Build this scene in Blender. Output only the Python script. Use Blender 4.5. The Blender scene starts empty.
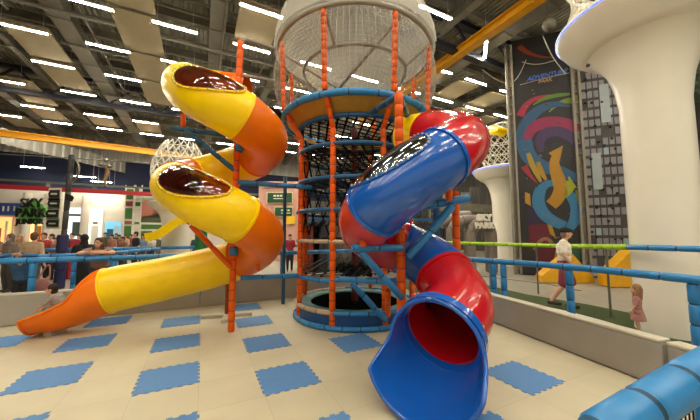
import bpy, math, random
from mathutils import Vector, Matrix
random.seed(7)
PI = math.pi
C = bpy.context.scene.collection
V = Vector

# ------------------------------------------------------------------ camera model (only used to read positions off the photograph)
FPX, PITCH, EYE = 294.26, math.radians(4.674), 1.62
cP, sP = math.cos(PITCH), math.sin(PITCH)
def ray(px, py):
    a = (px-350)/FPX; b = -(py-210)/FPX
    return V((a, cP-b*sP, sP+b*cP))
def G(px, py, z=0.0):
    r = ray(px, py); t = (z-EYE)/r.z
    return V((0, 0, EYE))+r*t
def D(px, py, Y):
    r = ray(px, py)
    return V((0, 0, EYE))+r*(Y/r.y)
AH = math.radians(26.75)                 # heading of the hall
TX = V((math.cos(AH), math.sin(AH), 0)); NX = V((-math.sin(AH), math.cos(AH), 0))
def U(t, n, z): return TX*t+NX*n+V((0, 0, z))
def on_plane(px, py, p0, nrm):
    r = ray(px, py); o = V((0, 0, EYE))
    return o+r*((p0-o).dot(nrm)/r.dot(nrm))

# ------------------------------------------------------------------ materials
def s2l(c):
    f = lambda v: (v/255)/12.92 if v/255 <= .04045 else ((v/255+.055)/1.055)**2.4
    return (f(c[0]), f(c[1]), f(c[2]), 1)
MATS = {}
def mat(name, rgb, rough=.5, metal=0, coat=0, var=.06, scale=6, bump=0, alpha=None, emit=0, spec=.5):
    if name in MATS: return MATS[name]
    m = bpy.data.materials.new(name); m.use_nodes = True
    nt = m.node_tree; b = nt.nodes['Principled BSDF']
    col = s2l(rgb)
    b.inputs['Base Color'].default_value = col
    b.inputs['Roughness'].default_value = rough
    b.inputs['Metallic'].default_value = metal
    b.inputs['Coat Weight'].default_value = coat
    b.inputs['Coat Roughness'].default_value = .08
    b.inputs['Specular IOR Level'].default_value = spec
    tc = nt.nodes.new('ShaderNodeTexCoord')
    nz = nt.nodes.new('ShaderNodeTexNoise'); nz.inputs['Scale'].default_value = scale; nz.inputs['Detail'].default_value = 3
    nt.links.new(tc.outputs['Object'], nz.inputs['Vector'])
    if var:
        rp = nt.nodes.new('ShaderNodeMapRange')
        rp.inputs[1].default_value = .3; rp.inputs[2].default_value = .7
        rp.inputs[3].default_value = 1-var; rp.inputs[4].default_value = 1+var
        nt.links.new(nz.outputs['Fac'], rp.inputs[0])
        mx = nt.nodes.new('ShaderNodeVectorMath'); mx.operation = 'SCALE'
        mx.inputs[0].default_value = col[:3]
        nt.links.new(rp.outputs[0], mx.inputs['Scale'])
        nt.links.new(mx.outputs[0], b.inputs['Base Color'])
    if bump:
        bp = nt.nodes.new('ShaderNodeBump'); bp.inputs['Strength'].default_value = bump; bp.inputs['Distance'].default_value = .01
        nt.links.new(nz.outputs['Fac'], bp.inputs['Height']); nt.links.new(bp.outputs[0], b.inputs['Normal'])
    if alpha is not None: b.inputs['Alpha'].default_value = alpha
    if emit:
        b.inputs['Emission Color'].default_value = col; b.inputs['Emission Strength'].default_value = emit
    MATS[name] = m
    return m
def glass_mat(name, rgb, alpha=.35, rough=.05):
    m = bpy.data.materials.new(name); m.use_nodes = True
    nt = m.node_tree; nt.nodes.clear()
    o = nt.nodes.new('ShaderNodeOutputMaterial'); mx = nt.nodes.new('ShaderNodeMixShader')
    tr = nt.nodes.new('ShaderNodeBsdfTransparent'); tr.inputs[0].default_value = s2l(rgb)
    g = nt.nodes.new('ShaderNodeBsdfGlossy'); g.inputs['Roughness'].default_value = rough; g.inputs[0].default_value = (1, 1, 1, 1)
    fr = nt.nodes.new('ShaderNodeFresnel'); fr.inputs[0].default_value = 1.5
    ad = nt.nodes.new('ShaderNodeMath'); ad.operation = 'ADD'; ad.inputs[1].default_value = alpha; ad.use_clamp = True
    nt.links.new(fr.outputs[0], ad.inputs[0]); nt.links.new(ad.outputs[0], mx.inputs[0])
    nt.links.new(tr.outputs[0], mx.inputs[1]); nt.links.new(g.outputs[0], mx.inputs[2]); nt.links.new(mx.outputs[0], o.inputs[0])
    return m

M = dict(
    yellow=mat('yellow plastic', (255, 212, 0), .32, coat=.12, var=.04, spec=.3),
    orange=mat('orange plastic', (240, 116, 0), .32, coat=.12, var=.04, spec=.3),
    red=mat('red plastic', (196, 16, 28), .22, coat=.4, var=.04),
    blue=mat('blue plastic', (20, 90, 184), .2, coat=.5, var=.04),
    pad_orange=mat('orange vinyl sleeve', (228, 94, 12), .5, var=.1, bump=.2, spec=.25),
    pad_brown=mat('dark orange sleeve', (150, 58, 20), .5, var=.1, bump=.2),
    pad_blue=mat('blue vinyl sleeve', (44, 128, 190), .38, var=.08, bump=.25, scale=12),
    pad_teal=mat('deep blue vinyl', (24, 84, 130), .42, var=.08, bump=.2),
    drum=mat('navy blue vinyl', (22, 74, 132), .42, var=.08, bump=.2),
    lime=mat('lime vinyl sleeve', (164, 206, 30), .4, var=.06, bump=.2),
    pad_beige=mat('beige vinyl sleeve', (190, 168, 140), .5, var=.06, bump=.2),
    green_pad=mat('teal green vinyl', (44, 110, 104), .5, var=.06),
    grey_pipe=mat('grey pipe', (150, 142, 130), .5, var=.05),
    steel=mat('steel', (122, 118, 108), .4, metal=.6, var=.08),
    wall_pad=mat('grey vinyl padding', (158, 152, 142), .5, var=.05, bump=.15, scale=3),
    wall_pad_top=mat('pale vinyl padding top', (196, 188, 170), .5, var=.04),
    mat_blue=mat('blue foam mat', (82, 128, 182), .7, var=.06, bump=.3, scale=40),
    black=mat('black webbing', (13, 12, 12), .8, var=.2, spec=.2),
    trampoline=mat('black trampoline bed', (12, 12, 13), .9, spec=0, var=.15, bump=.3, scale=60),
    net=mat('pale net cord', (176, 170, 158), .7, var=.05),
    deck=mat('ochre deck underside', (178, 142, 52), .6, var=.1),
    white=mat('white shell', (240, 233, 216), .28, coat=.25, var=.02, scale=2),
    whitepaint=mat('white painted wire', (228, 222, 208), .4, var=.03),
    offwhite=mat('off white wall', (220, 212, 198), .8, var=.04, scale=1.5),
    dark=mat('dark ceiling steel', (118, 113, 99), .6, var=.2, scale=3),
    navy=mat('navy steel', (24, 28, 44), .5, var=.15),
    navywall=mat('navy wall', (26, 36, 66), .8, var=.1, scale=1),
    redbeam=mat('red beam', (168, 22, 34), .5, var=.06),
    crane=mat('yellow crane paint', (226, 160, 10), .45, var=.08, scale=4),
    duct=mat('galvanised duct', (128, 124, 112), .5, metal=.1, var=.12, scale=3, bump=.2),
    panel=mat('beige acoustic panel', (172, 158, 126), .85, var=.05, scale=3),
    led=mat('led strip diffuser', (255, 247, 224), .5, var=0, emit=86),
    blueled=mat('blue led strip', (30, 84, 255), .5, var=0, emit=2.2),
    bolt=mat('bolt metal', (150, 140, 110), .35, metal=.8, var=.05),
    yellowcap=mat('yellow bolt cap', (236, 196, 30), .4, var=.04),
    darkmetal=mat('dark clamp metal', (52, 52, 54), .4, metal=.5, var=.1),
    turf=mat('green turf', (58, 70, 32), .95, var=.3, scale=60, bump=.6),
    hallgrey=mat('hall floor grey', (150, 142, 128), .5, var=.08, scale=2),
    mural=mat('dark mural board', (40, 38, 38), .6, var=.12, scale=2),
    beigepole=mat('grey panel edge', (140, 132, 118), .6, var=.08),
    charcoal=mat('charcoal board', (64, 60, 58), .7, var=.15, scale=3),
    skin=mat('skin', (206, 158, 130), .5, var=.05), skin2=mat('tan skin', (176, 126, 98), .5, var=.05),
)
window_amber = glass_mat('clear amber window', (240, 176, 150), .06)
window_clear = glass_mat('clear smoked window', (190, 185, 178), .2)
glass = glass_mat('shop glass', (235, 240, 240), .06)

def cloth(rgb):
    return mat('fabric %d %d %d' % rgb, rgb, .85, var=.12, scale=20, bump=.2)
def paint(rgb):
    return mat('paint %d %d %d' % rgb, rgb, .55, var=.05, scale=5)
def glow(rgb, e):
    return mat('glow %d %d %d' % rgb, rgb, .6, var=0, emit=e)

def strap(m):
    dark = {'pad_blue': (20, 62, 92), 'pad_orange': (176, 64, 16), 'lime': (96, 128, 20), 'pad_teal': (14, 46, 74), 'pad_beige': (110, 92, 74)}
    for k, c in dark.items():
        if M[k] is m: return mat('strap '+k, c, .6)
    return m
# ------------------------------------------------------------------ mesh collecting
class MB:
    def __init__(s): s.v = []; s.f = []; s.m = []
    def add(s, vs, fs, mi=0):
        o = len(s.v); s.v += [tuple(p) for p in vs]
        for f in fs: s.f.append(tuple(i+o for i in f)); s.m.append(mi)
    def box(s, c, size, ax=None, mi=0):
        ax = ax or (V((1, 0, 0)), V((0, 1, 0)), V((0, 0, 1)))
        c = V(c); h = [d/2 for d in size]
        vs = [c+ax[0]*(h[0]*x)+ax[1]*(h[1]*y)+ax[2]*(h[2]*z) for z in (-1, 1) for y in (-1, 1) for x in (-1, 1)]
        s.add(vs, [(0, 2, 3, 1), (4, 5, 7, 6), (0, 1, 5, 4), (2, 6, 7, 3), (0, 4, 6, 2), (1, 3, 7, 5)], mi)
    def beam(s, a, b, w, h, mi=0):
        a, b = V(a), V(b); x = (b-a).normalized(); up = V((0, 0, 1))
        if abs(x.z) > .95: up = V((0, 1, 0))
        y = up.cross(x).normalized(); z = x.cross(y)
        s.box((a+b)/2, ((b-a).length, w, h), (x, y, z), mi)
    def sweep(s, pts, r, n=10, closed=False, mi=0, cap=True):
        pts = [V(p) for p in pts]; k = len(pts)
        rr = r if isinstance(r, (list, tuple)) else [r]*k
        tang = []
        for i in range(k):
            if closed: t = pts[(i+1) % k]-pts[i-1]
            else: t = pts[min(i+1, k-1)]-pts[max(i-1, 0)]
            tang.append(t.normalized() if t.length > 1e-9 else V((0, 0, 1)))
        t0 = tang[0]; a = V((0, 0, 1)) if abs(t0.z) < .9 else V((1, 0, 0))
        u = t0.cross(a).normalized(); vs = []
        for i in range(k):
            t = tang[i]; u = (u-t*u.dot(t)); u = u.normalized() if u.length > 1e-6 else t.orthogonal().normalized()
            w = t.cross(u)
            for j in range(n):
                an = 2*PI*j/n
                vs.append(pts[i]+(u*math.cos(an)+w*math.sin(an))*rr[i])
        fs = []
        for i in range(k if closed else k-1):
            p = (i+1) % k
            for j in range(n):
                q = (j+1) % n
                fs.append((i*n+j, i*n+q, p*n+q, p*n+j))
        if not closed and cap:
            fs.append(tuple(range(n-1, -1, -1))); fs.append(tuple((k-1)*n+j for j in range(n)))
        s.add(vs, fs, mi)
    def foam(s, pts, r, seg=.3, n=12, closed=False, mi=0, pinch=.86):
        """a pipe in foam sleeves: pinched at every seam"""
        pts = [V(p) for p in pts]
        if closed: pts = pts+[pts[0]]
        L = [0]
        for i in range(1, len(pts)): L.append(L[-1]+(pts[i]-pts[i-1]).length)
        tot = L[-1]; k = max(1, round(tot/seg)); sg = tot/k; e = min(.02, sg*.12)
        marks = [(x, 1.0) for x in L[1:-1]]
        for i in range(k+1):
            c = i*sg
            for d, q in ((-e, 1.0), (-e*.5, pinch), (e*.5, pinch), (e, 1.0)):
                if 0 <= c+d <= tot: marks.append((c+d, q))
        for x in (0, tot): marks.append((x, pinch))
        marks.sort(); out = []; rad = []
        last = -1
        for x, q in marks:
            if x-last < 1e-4: continue
            last = x; i = 0
            while i < len(L)-2 and L[i+1] < x: i += 1
            f = (x-L[i])/max(1e-9, L[i+1]-L[i])
            out.append(pts[i].lerp(pts[i+1], f)); rad.append(r*q)
        if closed: out.pop(); rad.pop()
        f0 = len(s.f); s.sweep(out, rad, n, closed, mi)
        for i in range(len(out)-(0 if closed else 1)):
            if rad[i] < r*.97 and rad[(i+1) % len(rad)] < r*.97:
                for j in range(n): s.m[f0+i*n+j] = mi+1
    def lathe(s, prof, c=(0, 0, 0), n=48, mi=0, a0=0, a1=2*PI):
        full = abs(a1-a0-2*PI) < 1e-6; k = n if full else n+1; vs = []
        for r, z in prof:
            for j in range(k):
                a = a0+(a1-a0)*j/n
                vs.append((c[0]+r*math.cos(a), c[1]+r*math.sin(a), c[2]+z))
        fs = []
        for i in range(len(prof)-1):
            for j in range(n):
                q = (j+1) % k
                fs.append((i*k+j, i*k+q, (i+1)*k+q, (i+1)*k+j))
        s.add(vs, fs, mi)
    def ball(s, c, r, n=12, mi=0, rot=None):
        r = (r, r, r) if not isinstance(r, (tuple, list)) else r
        c = V(c); vs = [c+(rot @ V((0, 0, r[2])) if rot else V((0, 0, r[2])))]; m = max(4, n//2+1)
        for i in range(1, m):
            ph = PI*i/m
            for j in range(n):
                a = 2*PI*j/n
                p = V((r[0]*math.sin(ph)*math.cos(a), r[1]*math.sin(ph)*math.sin(a), r[2]*math.cos(ph)))
                vs.append(c+(rot @ p if rot else p))
        p = V((0, 0, -r[2])); vs.append(c+(rot @ p if rot else p))
        fs = [(0, 1+j, 1+(j+1) % n) for j in range(n)]
        for i in range(m-2):
            for j in range(n):
                a = 1+i*n; q = (j+1) % n
                fs.append((a+j, a+n+j, a+n+q, a+q))
        e = len(vs)-1; a = 1+(m-2)*n
        fs += [(e, a+(j+1) % n, a+j) for j in range(n)]
        s.add(vs, fs, mi)
    def capsule(s, a, b, r0, r1, n=10, mi=0):
        a, b = V(a), V(b); d = b-a
        if d.length < 1e-5: s.ball(a, max(r0, r1), n, mi); return
        x = d.normalized(); pts = []; rr = []
        for k in (80, 50, 22, 0): t = math.radians(k); pts.append(a-x*(r0*math.sin(t))); rr.append(max(1e-4, r0*math.cos(t)))
        for k in (0, 22, 50, 80): t = math.radians(k); pts.append(b+x*(r1*math.sin(t))); rr.append(max(1e-4, r1*math.cos(t)))
        s.sweep(pts, rr, n, mi=mi)
    def prism(s, poly, vec, mi=0):
        k = len(poly); vec = V(vec); poly = [V(p) for p in poly]
        s.add(poly+[p+vec for p in poly], [tuple(range(k-1, -1, -1)), tuple(range(k, 2*k))]+[(i, (i+1) % k, k+(i+1) % k, k+i) for i in range(k)], mi)
    def mesh(s, name, mats, smooth=None):
        me = bpy.data.meshes.new(name); me.from_pydata(s.v, [], s.f)
        ml = list(mats) if isinstance(mats, (list, tuple)) else [mats]
        if len(ml) == 1 and s.m and max(s.m) == 1: ml.append(strap(ml[0]))
        for m_ in ml: me.materials.append(m_)
        me.polygons.foreach_set('material_index', s.m)
        me.update()
        import bmesh
        bm = bmesh.new(); bm.from_mesh(me); bmesh.ops.recalc_face_normals(bm, faces=bm.faces); bm.to_mesh(me); bm.free()
        if smooth is not None:
            me.polygons.foreach_set('use_smooth', [True]*len(me.polygons))
            me.set_sharp_from_angle(angle=math.radians(smooth))
        return me
    def build(s, name, mats, parent=None, smooth=40):
        return link(bpy.data.objects.new(name, s.mesh(name, mats, smooth)), parent)

def link(o, parent=None):
    C.objects.link(o)
    if parent is not None:
        o.parent = parent
        o.matrix_parent_inverse = Matrix.Translation(parent.location).inverted() if parent.parent is None else Matrix()
    return o
def empty(name, loc, label, cat, group=None):
    o = bpy.data.objects.new(name, None); o.location = loc; o.empty_display_size = .1; C.objects.link(o)
    return tag(o, label, cat, group)
def tag(o, label, cat, group=None):
    o['label'] = label; o['category'] = cat
    if group: o['group'] = group
    return o
def struct(o): o['kind'] = 'structure'; return o
def lab(o, t): o['label'] = t; return o
def build_at(mb, name, mats, origin, label=None, cat=None, group=None, smooth=40):
    """one-mesh thing whose origin sits at its base"""
    o_ = V(origin); mb.v = [tuple(V(p)-o_) for p in mb.v]
    o = bpy.data.objects.new(name, mb.mesh(name, mats, smooth)); o.location = o_; C.objects.link(o)
    if label: tag(o, label, cat, group)
    return o
ORD = ['first', 'second', 'third', 'fourth', 'fifth', 'sixth', 'seventh', 'eighth', 'ninth', 'tenth', 'eleventh', 'twelfth', 'thirteenth', 'fourteenth', 'fifteenth', 'sixteenth']

def text_mesh(body, size, origin, right, up, mats, name, parent, depth=.004, align='CENTER', shear=0, weight=0):
    cu = bpy.data.curves.new(name, 'FONT'); cu.body = body; cu.size = size; cu.extrude = depth; cu.align_x = align; cu.align_y = 'CENTER'; cu.shear = shear; cu.offset = weight
    cu.resolution_u = 3
    t = bpy.data.objects.new(name+'_tmp', cu); C.objects.link(t)
    dg = bpy.context.evaluated_depsgraph_get(); dg.update()
    me = bpy.data.meshes.new_from_object(t.evaluated_get(dg)); bpy.data.objects.remove(t)
    r, u = V(right).normalized(), V(up).normalized(); n = r.cross(u)
    mtx = Matrix(((r.x, u.x, n.x, origin[0]), (r.y, u.y, n.y, origin[1]), (r.z, u.z, n.z, origin[2]), (0, 0, 0, 1)))
    me.transform(mtx); me.materials.clear(); me.materials.append(mats)
    return link(bpy.data.objects.new(name, me), parent)

# ------------------------------------------------------------------ curves
def catmull(pts, step=.04):
    pts = [V(p) for p in pts]; P = [pts[0]*2-pts[1]]+pts+[pts[-1]*2-pts[-2]]; out = []
    for i in range(1, len(P)-2):
        p0, p1, p2, p3 = P[i-1:i+3]; k = max(2, int((p2-p1).length/.02))
        t0 = 0; t1 = t0+max(1e-4, (p1-p0).length)**.5; t2 = t1+max(1e-4, (p2-p1).length)**.5; t3 = t2+max(1e-4, (p3-p2).length)**.5
        for j in range(k):
            t = t1+(t2-t1)*j/k
            a1 = p0*((t1-t)/(t1-t0))+p1*((t-t0)/(t1-t0)); a2 = p1*((t2-t)/(t2-t1))+p2*((t-t1)/(t2-t1)); a3 = p2*((t3-t)/(t3-t2))+p3*((t-t2)/(t3-t2))
            b1 = a1*((t2-t)/(t2-t0))+a2*((t-t0)/(t2-t0)); b2 = a2*((t3-t)/(t3-t1))+a3*((t-t1)/(t3-t1))
            out.append(b1*((t2-t)/(t2-t1))+b2*((t-t1)/(t2-t1)))
    out.append(pts[-1].copy())
    L = [0]
    for i in range(1, len(out)): L.append(L[-1]+(out[i]-out[i-1]).length)
    n = max(2, round(L[-1]/step)); res = []; i = 0
    for k in range(n+1):
        x = L[-1]*k/n
        while i < len(L)-2 and L[i+1] < x: i += 1
        res.append(out[i].lerp(out[i+1], (x-L[i])/max(1e-9, L[i+1]-L[i])))
    # relax kinks
    for _ in range(6):
        res = [res[0]]+[res[j]*.5+(res[j-1]+res[j+1])*.25 for j in range(1, len(res)-1)]+[res[-1]]
    return res
def frames(pts):
    F = []
    for i in range(len(pts)):
        t = (pts[min(i+1, len(pts)-1)]-pts[max(i-1, 0)]).normalized()
        sd = t.cross(V((0, 0, 1))).normalized(); F.append((t, sd, sd.cross(t)))
    return F
def nearest(pts, p): return min(range(len(pts)), key=lambda i: (pts[i]-p).length)

def tube_part(name, path, fr, i0, i1, R, mats, parent, window=None, thick=.012, n=40, ext=None, rad=None, cap_end=False):
    """tube (or open chute) between path samples i0..i1; window=(centre sample, half length in samples, half angle)"""
    mb = MB(); K = i1-i0+1
    def P(i, phi, r):
        t, sd, up = fr[i]
        return path[i]+(sd*math.sin(phi)-up*math.cos(phi))*r
    if ext is None:
        idx = lambda a, j, L: L*K*n+a*n+(j % n)
        vs = [P(i0+a, -PI+2*PI*j/n, R-(thick if L else 0)) for L in (0, 1) for a in range(K) for j in range(n)]
        fs = []
        keep = set()
        for a in range(K-1):
            for j in range(n):
                ok = True
                if window:
                    phi = -PI+2*PI*(j+.5)/n
                    x = (i0+a+.5-window[0])/window[1]; y = ((phi-PI-(window[3] if len(window) > 3 else 0)+PI) % (2*PI)-PI)/window[2]
                    ok = abs(x)**2.5+abs(y)**2.5 > 1
                if ok: keep.add((a, j))
        for a, j in keep:
            for L in (0, 1): fs.append((idx(a, j, L), idx(a, j+1, L), idx(a+1, j+1, L), idx(a+1, j, L)))
        for j in range(n):
            for a in (0, K-1): fs.append((idx(a, j, 0), idx(a, j+1, 0), idx(a, j+1, 1), idx(a, j, 1)))
        mb.add(vs, fs)
    else:
        vs = []
        for L in (0, 1):
            for a in range(K):
                e = ext(a/(K-1)); r = (rad(a/(K-1)) if rad else R)-(thick if L else 0)
                for j in range(n+1): vs.append(P(i0+a, -e+2*e*j/n, r))
        idx = lambda a, j, L: L*K*(n+1)+a*(n+1)+j
        fs = []
        for a in range(K-1):
            for j in range(n):
                for L in (0, 1): fs.append((idx(a, j, L), idx(a, j+1, L), idx(a+1, j+1, L), idx(a+1, j, L)))
            for j in (0, n): fs.append((idx(a, j, 0), idx(a, j, 1), idx(a+1, j, 1), idx(a+1, j, 0)))
        for j in range(n):
            for a in (0, K-1): fs.append((idx(a, j, 0), idx(a, j+1, 0), idx(a, j+1, 1), idx(a, j, 1)))
        mb.add(vs, fs)
        # rolled rim along both edges and round the open end
        rim = [P(i0+a, -ext(a/(K-1)), (rad(a/(K-1)) if rad else R)) for a in range(K)]
        e = ext(1); r = rad(1) if rad else R
        rim += [P(i1, -e+2*e*j/n, r) for j in range(1, n)]
        rim += [P(i0+a, ext(a/(K-1)), (rad(a/(K-1)) if rad else R)) for a in range(K-1, -1, -1)]
        mb.sweep(rim, .02, 8)
    o = mb.build(name, mats, parent, 50)
    return o
def tube_window(path, fr, window, R, gmat, fmat, parent):
    c, h, b = window[:3]; wo = window[3] if len(window) > 3 else 0; n = 24; m = 40
    def P(x, y, r):
        f = c+x*h; i = int(max(0, min(len(path)-2, math.floor(f)))); q = f-i
        p = path[i].lerp(path[i+1], q); t, sd, up = fr[i]
        phi = PI+wo+y*b
        return p+(sd*math.sin(phi)-up*math.cos(phi))*r
    mb = MB(); vs = []
    se = lambda a: (math.copysign(abs(math.cos(a))**.8, math.cos(a)), math.copysign(abs(math.sin(a))**.8, math.sin(a)))
    for k in range(9):
        q = k/8
        for j in range(m):
            x, y = se(2*PI*j/m)
            vs.append(P(x*q*1.04, y*q*1.04, R+.012+.03*(1-q**4)))
    fs = [(k*m+j, k*m+(j+1) % m, (k+1)*m+(j+1) % m, (k+1)*m+j) for k in range(8) for j in range(m)]
    mb.add(vs, fs); w = mb.build('window', gmat, parent, 80)
    mb = MB()
    ring = [P(*[1.03*q for q in se(2*PI*j/72)], R+.008) for j in range(72)]
    mb.sweep(ring, .02, 8, closed=True)
    for j in range(0, 72, 2):
        mb.ball(P(*[1.03*q for q in se(2*PI*j/72)], R+.026), .014, 6, mi=1)
    mb.build('window_frame', [fmat, M['net']], parent, 60)
def collar(path, fr, i, R, m, parent, w=.05, t=.022, bolts=True):
    mb = MB(); tt, sd, up = fr[i]; n = 40; vs = []
    for d, r in ((-w/2, R-.004), (-w/2, R+t), (w/2, R+t), (w/2, R-.004)):
        for j in range(n):
            a = 2*PI*j/n; vs.append(path[i]+tt*d+(sd*math.sin(a)-up*math.cos(a))*r)
    mb.add(vs, [(k*n+j, k*n+(j+1) % n, ((k+1) % 4)*n+(j+1) % n, ((k+1) % 4)*n+j) for k in range(4) for j in range(n)])
    return mb.build('joint_flange', m, parent, 30)

# ------------------------------------------------------------------ floor and room shell
FA = math.radians(26.75); TILE = .369452*1.62
fu = V((math.cos(FA), math.sin(FA), 0)); fv = V((math.sin(FA), -math.cos(FA), 0))
F0 = V((-2.344174*1.62, 2.234674*1.62, 0))
def floor_mat():
    m = bpy.data.materials.new('beige foam mats'); m.use_nodes = True; nt = m.node_tree; b = nt.nodes['Principled BSDF']
    tc = nt.nodes.new('ShaderNodeTexCoord'); mp = nt.nodes.new('ShaderNodeMapping')
    br = nt.nodes.new('ShaderNodeTexBrick'); br.offset = 0; br.squash = 1
    br.inputs['Scale'].default_value = 1; br.inputs['Brick Width'].default_value = TILE; br.inputs['Row Height'].default_value = TILE
    br.inputs['Mortar Size'].default_value = .0025; br.inputs['Mortar Smooth'].default_value = .4
    a, c_, d = s2l((197, 186, 158)), s2l((192, 181, 153)), s2l((172, 160, 132))
    br.inputs['Color1'].default_value = a; br.inputs['Color2'].default_value = c_; br.inputs['Mortar'].default_value = d
    nt.links.new(tc.outputs['Object'], br.inputs['Vector'])
    nz = nt.nodes.new('ShaderNodeTexNoise'); nz.inputs['Scale'].default_value = 1.3; nz.inputs['Detail'].default_value = 5
    nt.links.new(tc.outputs['Object'], nz.inputs['Vector'])
    rp = nt.nodes.new('ShaderNodeMapRange'); rp.inputs[1].default_value = .3; rp.inputs[2].default_value = .7; rp.inputs[3].default_value = .9; rp.inputs[4].default_value = 1.06
    nt.links.new(nz.outputs['Fac'], rp.inputs[0])
    sc = nt.nodes.new('ShaderNodeVectorMath'); sc.operation = 'SCALE'
    nt.links.new(br.outputs['Color'], sc.inputs[0]); nt.links.new(rp.outputs[0], sc.inputs['Scale'])
    nt.links.new(sc.outputs[0], b.inputs['Base Color']); b.inputs['Roughness'].default_value = .55
    return m
mb = MB(); mb.add([V((x, y, -.02)) for x, y in ((-60, -20), (60, -20), (60, 60), (-60, 60))], [(0, 1, 2, 3)])
struct(mb.build('floor', M['hallgrey']))
# beige mat field of the play area (aligned with the mats)
PL = [V((-9.0, 3.8, 0)), V((1.55, 9.25, 0)), V((3.36, 2.95, 0)), V((3.6, -2.0, 0)), V((-9, -2, 0))]
RW0, RW1 = V((2.67, 5.41, 0)), V((3.30, 3.22, 0))
inv = Matrix(((fu.x, -fv.x, 0, F0.x), (fu.y, -fv.y, 0, F0.y), (0, 0, 1, 0), (0, 0, 0, 1))).inverted()
mb = MB(); mb.prism([inv @ p for p in PL], (0, 0, -.012))
fo = bpy.data.objects.new('floor_mats', mb.mesh('floor_mats', floor_mat(), 30)); fo.matrix_world = inv.inverted(); C.objects.link(fo); struct(fo)

def inside(p, poly):
    r = False
    for i in range(len(poly)):
        a, b = poly[i], poly[i-1]
        if (a.y > p.y) != (b.y > p.y) and p.x < (b.x-a.x)*(p.y-a.y)/(b.y-a.y)+a.x: r = not r
    return r
def puzzle_edge(a, b, out):
    pts = []; k = 12; d = (b-a)/k
    for i in range(k):
        p = a+d*i; s = .013 if i % 2 else -.009
        pts += [p+d*.06+out*s, p+d*.94+out*s]
    return pts
mats_ = []
for m_ in range(-6, 12):
    for n_ in range(-8, 6):
        i, j = 2*m_, m_-2*n_
        a = F0+(fu*i+fv*j)*TILE; c = a+(fu+fv)*TILE/2
        if inside(c, PL) and all(inside(a+(fu*x+fv*y)*TILE, PL) for x in (0, 1) for y in (0, 1)) and c.y > .8:
            px = 350+FPX*c.x/c.y; py = 234+476/c.y
            if -60 < px < 760 and py < 470 and (c-V((.1, 6.2, 0))).length > 1.55: mats_.append((n_-m_*0, c, a, j))
rows = {}
for n_, c, a, j in mats_: rows.setdefault(n_, []).append((c.x, c, a))
for ri, key in enumerate(sorted(rows)):
    row = sorted(rows[key], key=lambda q: q[0])
    for k, (x, c, a) in enumerate(row):
        q = [a, a+fu*TILE, a+(fu+fv)*TILE, a+fv*TILE]; poly = []
        for e in range(4):
            p0, p1 = q[e], q[(e+1) % 4]; d = (p1-p0).normalized(); mid = (p0+p1)/2
            poly += puzzle_edge(p0, p1, (mid-c).normalized())
        mb = MB(); mb.prism([p+V((0, 0, .002)) for p in poly], (0, 0, .004))
        build_at(mb, 'foam_mat', M['mat_blue'], c, 'blue foam puzzle mat, %s from the left in the %s row from the camera' % (ORD[k], ORD[ri]), 'foam mat', 'blue mats set in the beige floor', 20)

# ------------------------------------------------------------------ padded barriers round the play area
def barrier(a, b, label, h=.5, t=.14, out=None):
    d = (b-a).normalized(); nrm = V((-d.y, d.x, 0)) if out is None else out
    root = empty('padded_barrier', (a+b)/2, label, 'padded barrier', 'grey padded barriers around the play floor')
    mb = MB(); mb.box((a+b)/2+V((0, 0, h/2-.02))+nrm*t/2, ((b-a).length-.012, t, h-.03), (d, nrm, V((0, 0, 1))))
    o = mb.build('pad', M['wall_pad'], root, 20); bv = o.modifiers.new('b', 'BEVEL'); bv.width = .02; bv.segments = 3
    mb = MB(); mb.box((a+b)/2+V((0, 0, h-.018))+nrm*t/2, ((b-a).length-.014, t+.012, .035), (d, nrm, V((0, 0, 1))))
    o = mb.build('top_pad', M['wall_pad_top'], root, 20); bv = o.modifiers.new('b', 'BEVEL'); bv.width = .012; bv.segments = 3
    lab(o, 'paler padded top edge')
LW0, LW1 = V((-8.6, 4.02, 0)), V((1.5, 9.2, 0))
RWdir = (RW0-RW1).normalized()
lw_n = V((-.45, .893, 0)); rw_n = V((.96, .28, 0))
mid = LW0.lerp(LW1, .52)
barrier(LW0, mid, 'long grey padded barrier behind the orange end of the yellow slide', .56, .14, lw_n)
barrier(mid, LW1, 'grey padded barrier behind the play tower base', .56, .14, lw_n)
barrier(RW1, LW1+V((.1, 0, 0)), 'long grey padded barrier beside the blue railing, running back to the tower', .5, .16, rw_n)
barrier(V((3.62, .9, 0)), RW1+V((.008, -.03, 0)), 'short grey padded barrier nearest the camera, past the dark seam', .5, .16, V((.99, .12, 0)))

def railing(name, pts, z, r, m, posts, label, zpost0=0, rails=None, group=None, seg=.42, pr=None):
    root = empty(name, V((pts[0].x, pts[0].y, 0)), label, 'railing', group)
    for zz in (rails or [z]):
        mb = MB(); mb.foam([p+V((0, 0, zz)) for p in pts], r, seg, 14); mb.build('rail', m, root, 60)
    for p in posts:
        mb = MB(); mb.foam([p+V((0, 0, zpost0)), p+V((0, 0, z-r*.9))], pr or r, .28, 12); mb.build('post', m, root, 60)
    return root
# left / back railing just outside the barrier
LR0 = LW0+lw_n*.32; LR1 = LW1+lw_n*.32; ld = (LR1-LR0)
def lr_at(px):
    k = (px-350)/FPX; return LR0+ld*((LR0.x-k*LR0.y)/(k*ld.y-ld.x))
pp = [lr_at(px) for px in (-40, 37, 117, 170, 205, 240, 283, 330)]
rl = railing('blue_railing', [LR0, LR1], 1.12, .055, M['pad_blue'], pp, 'blue padded railing along the back barrier, where the woman leans')
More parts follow.
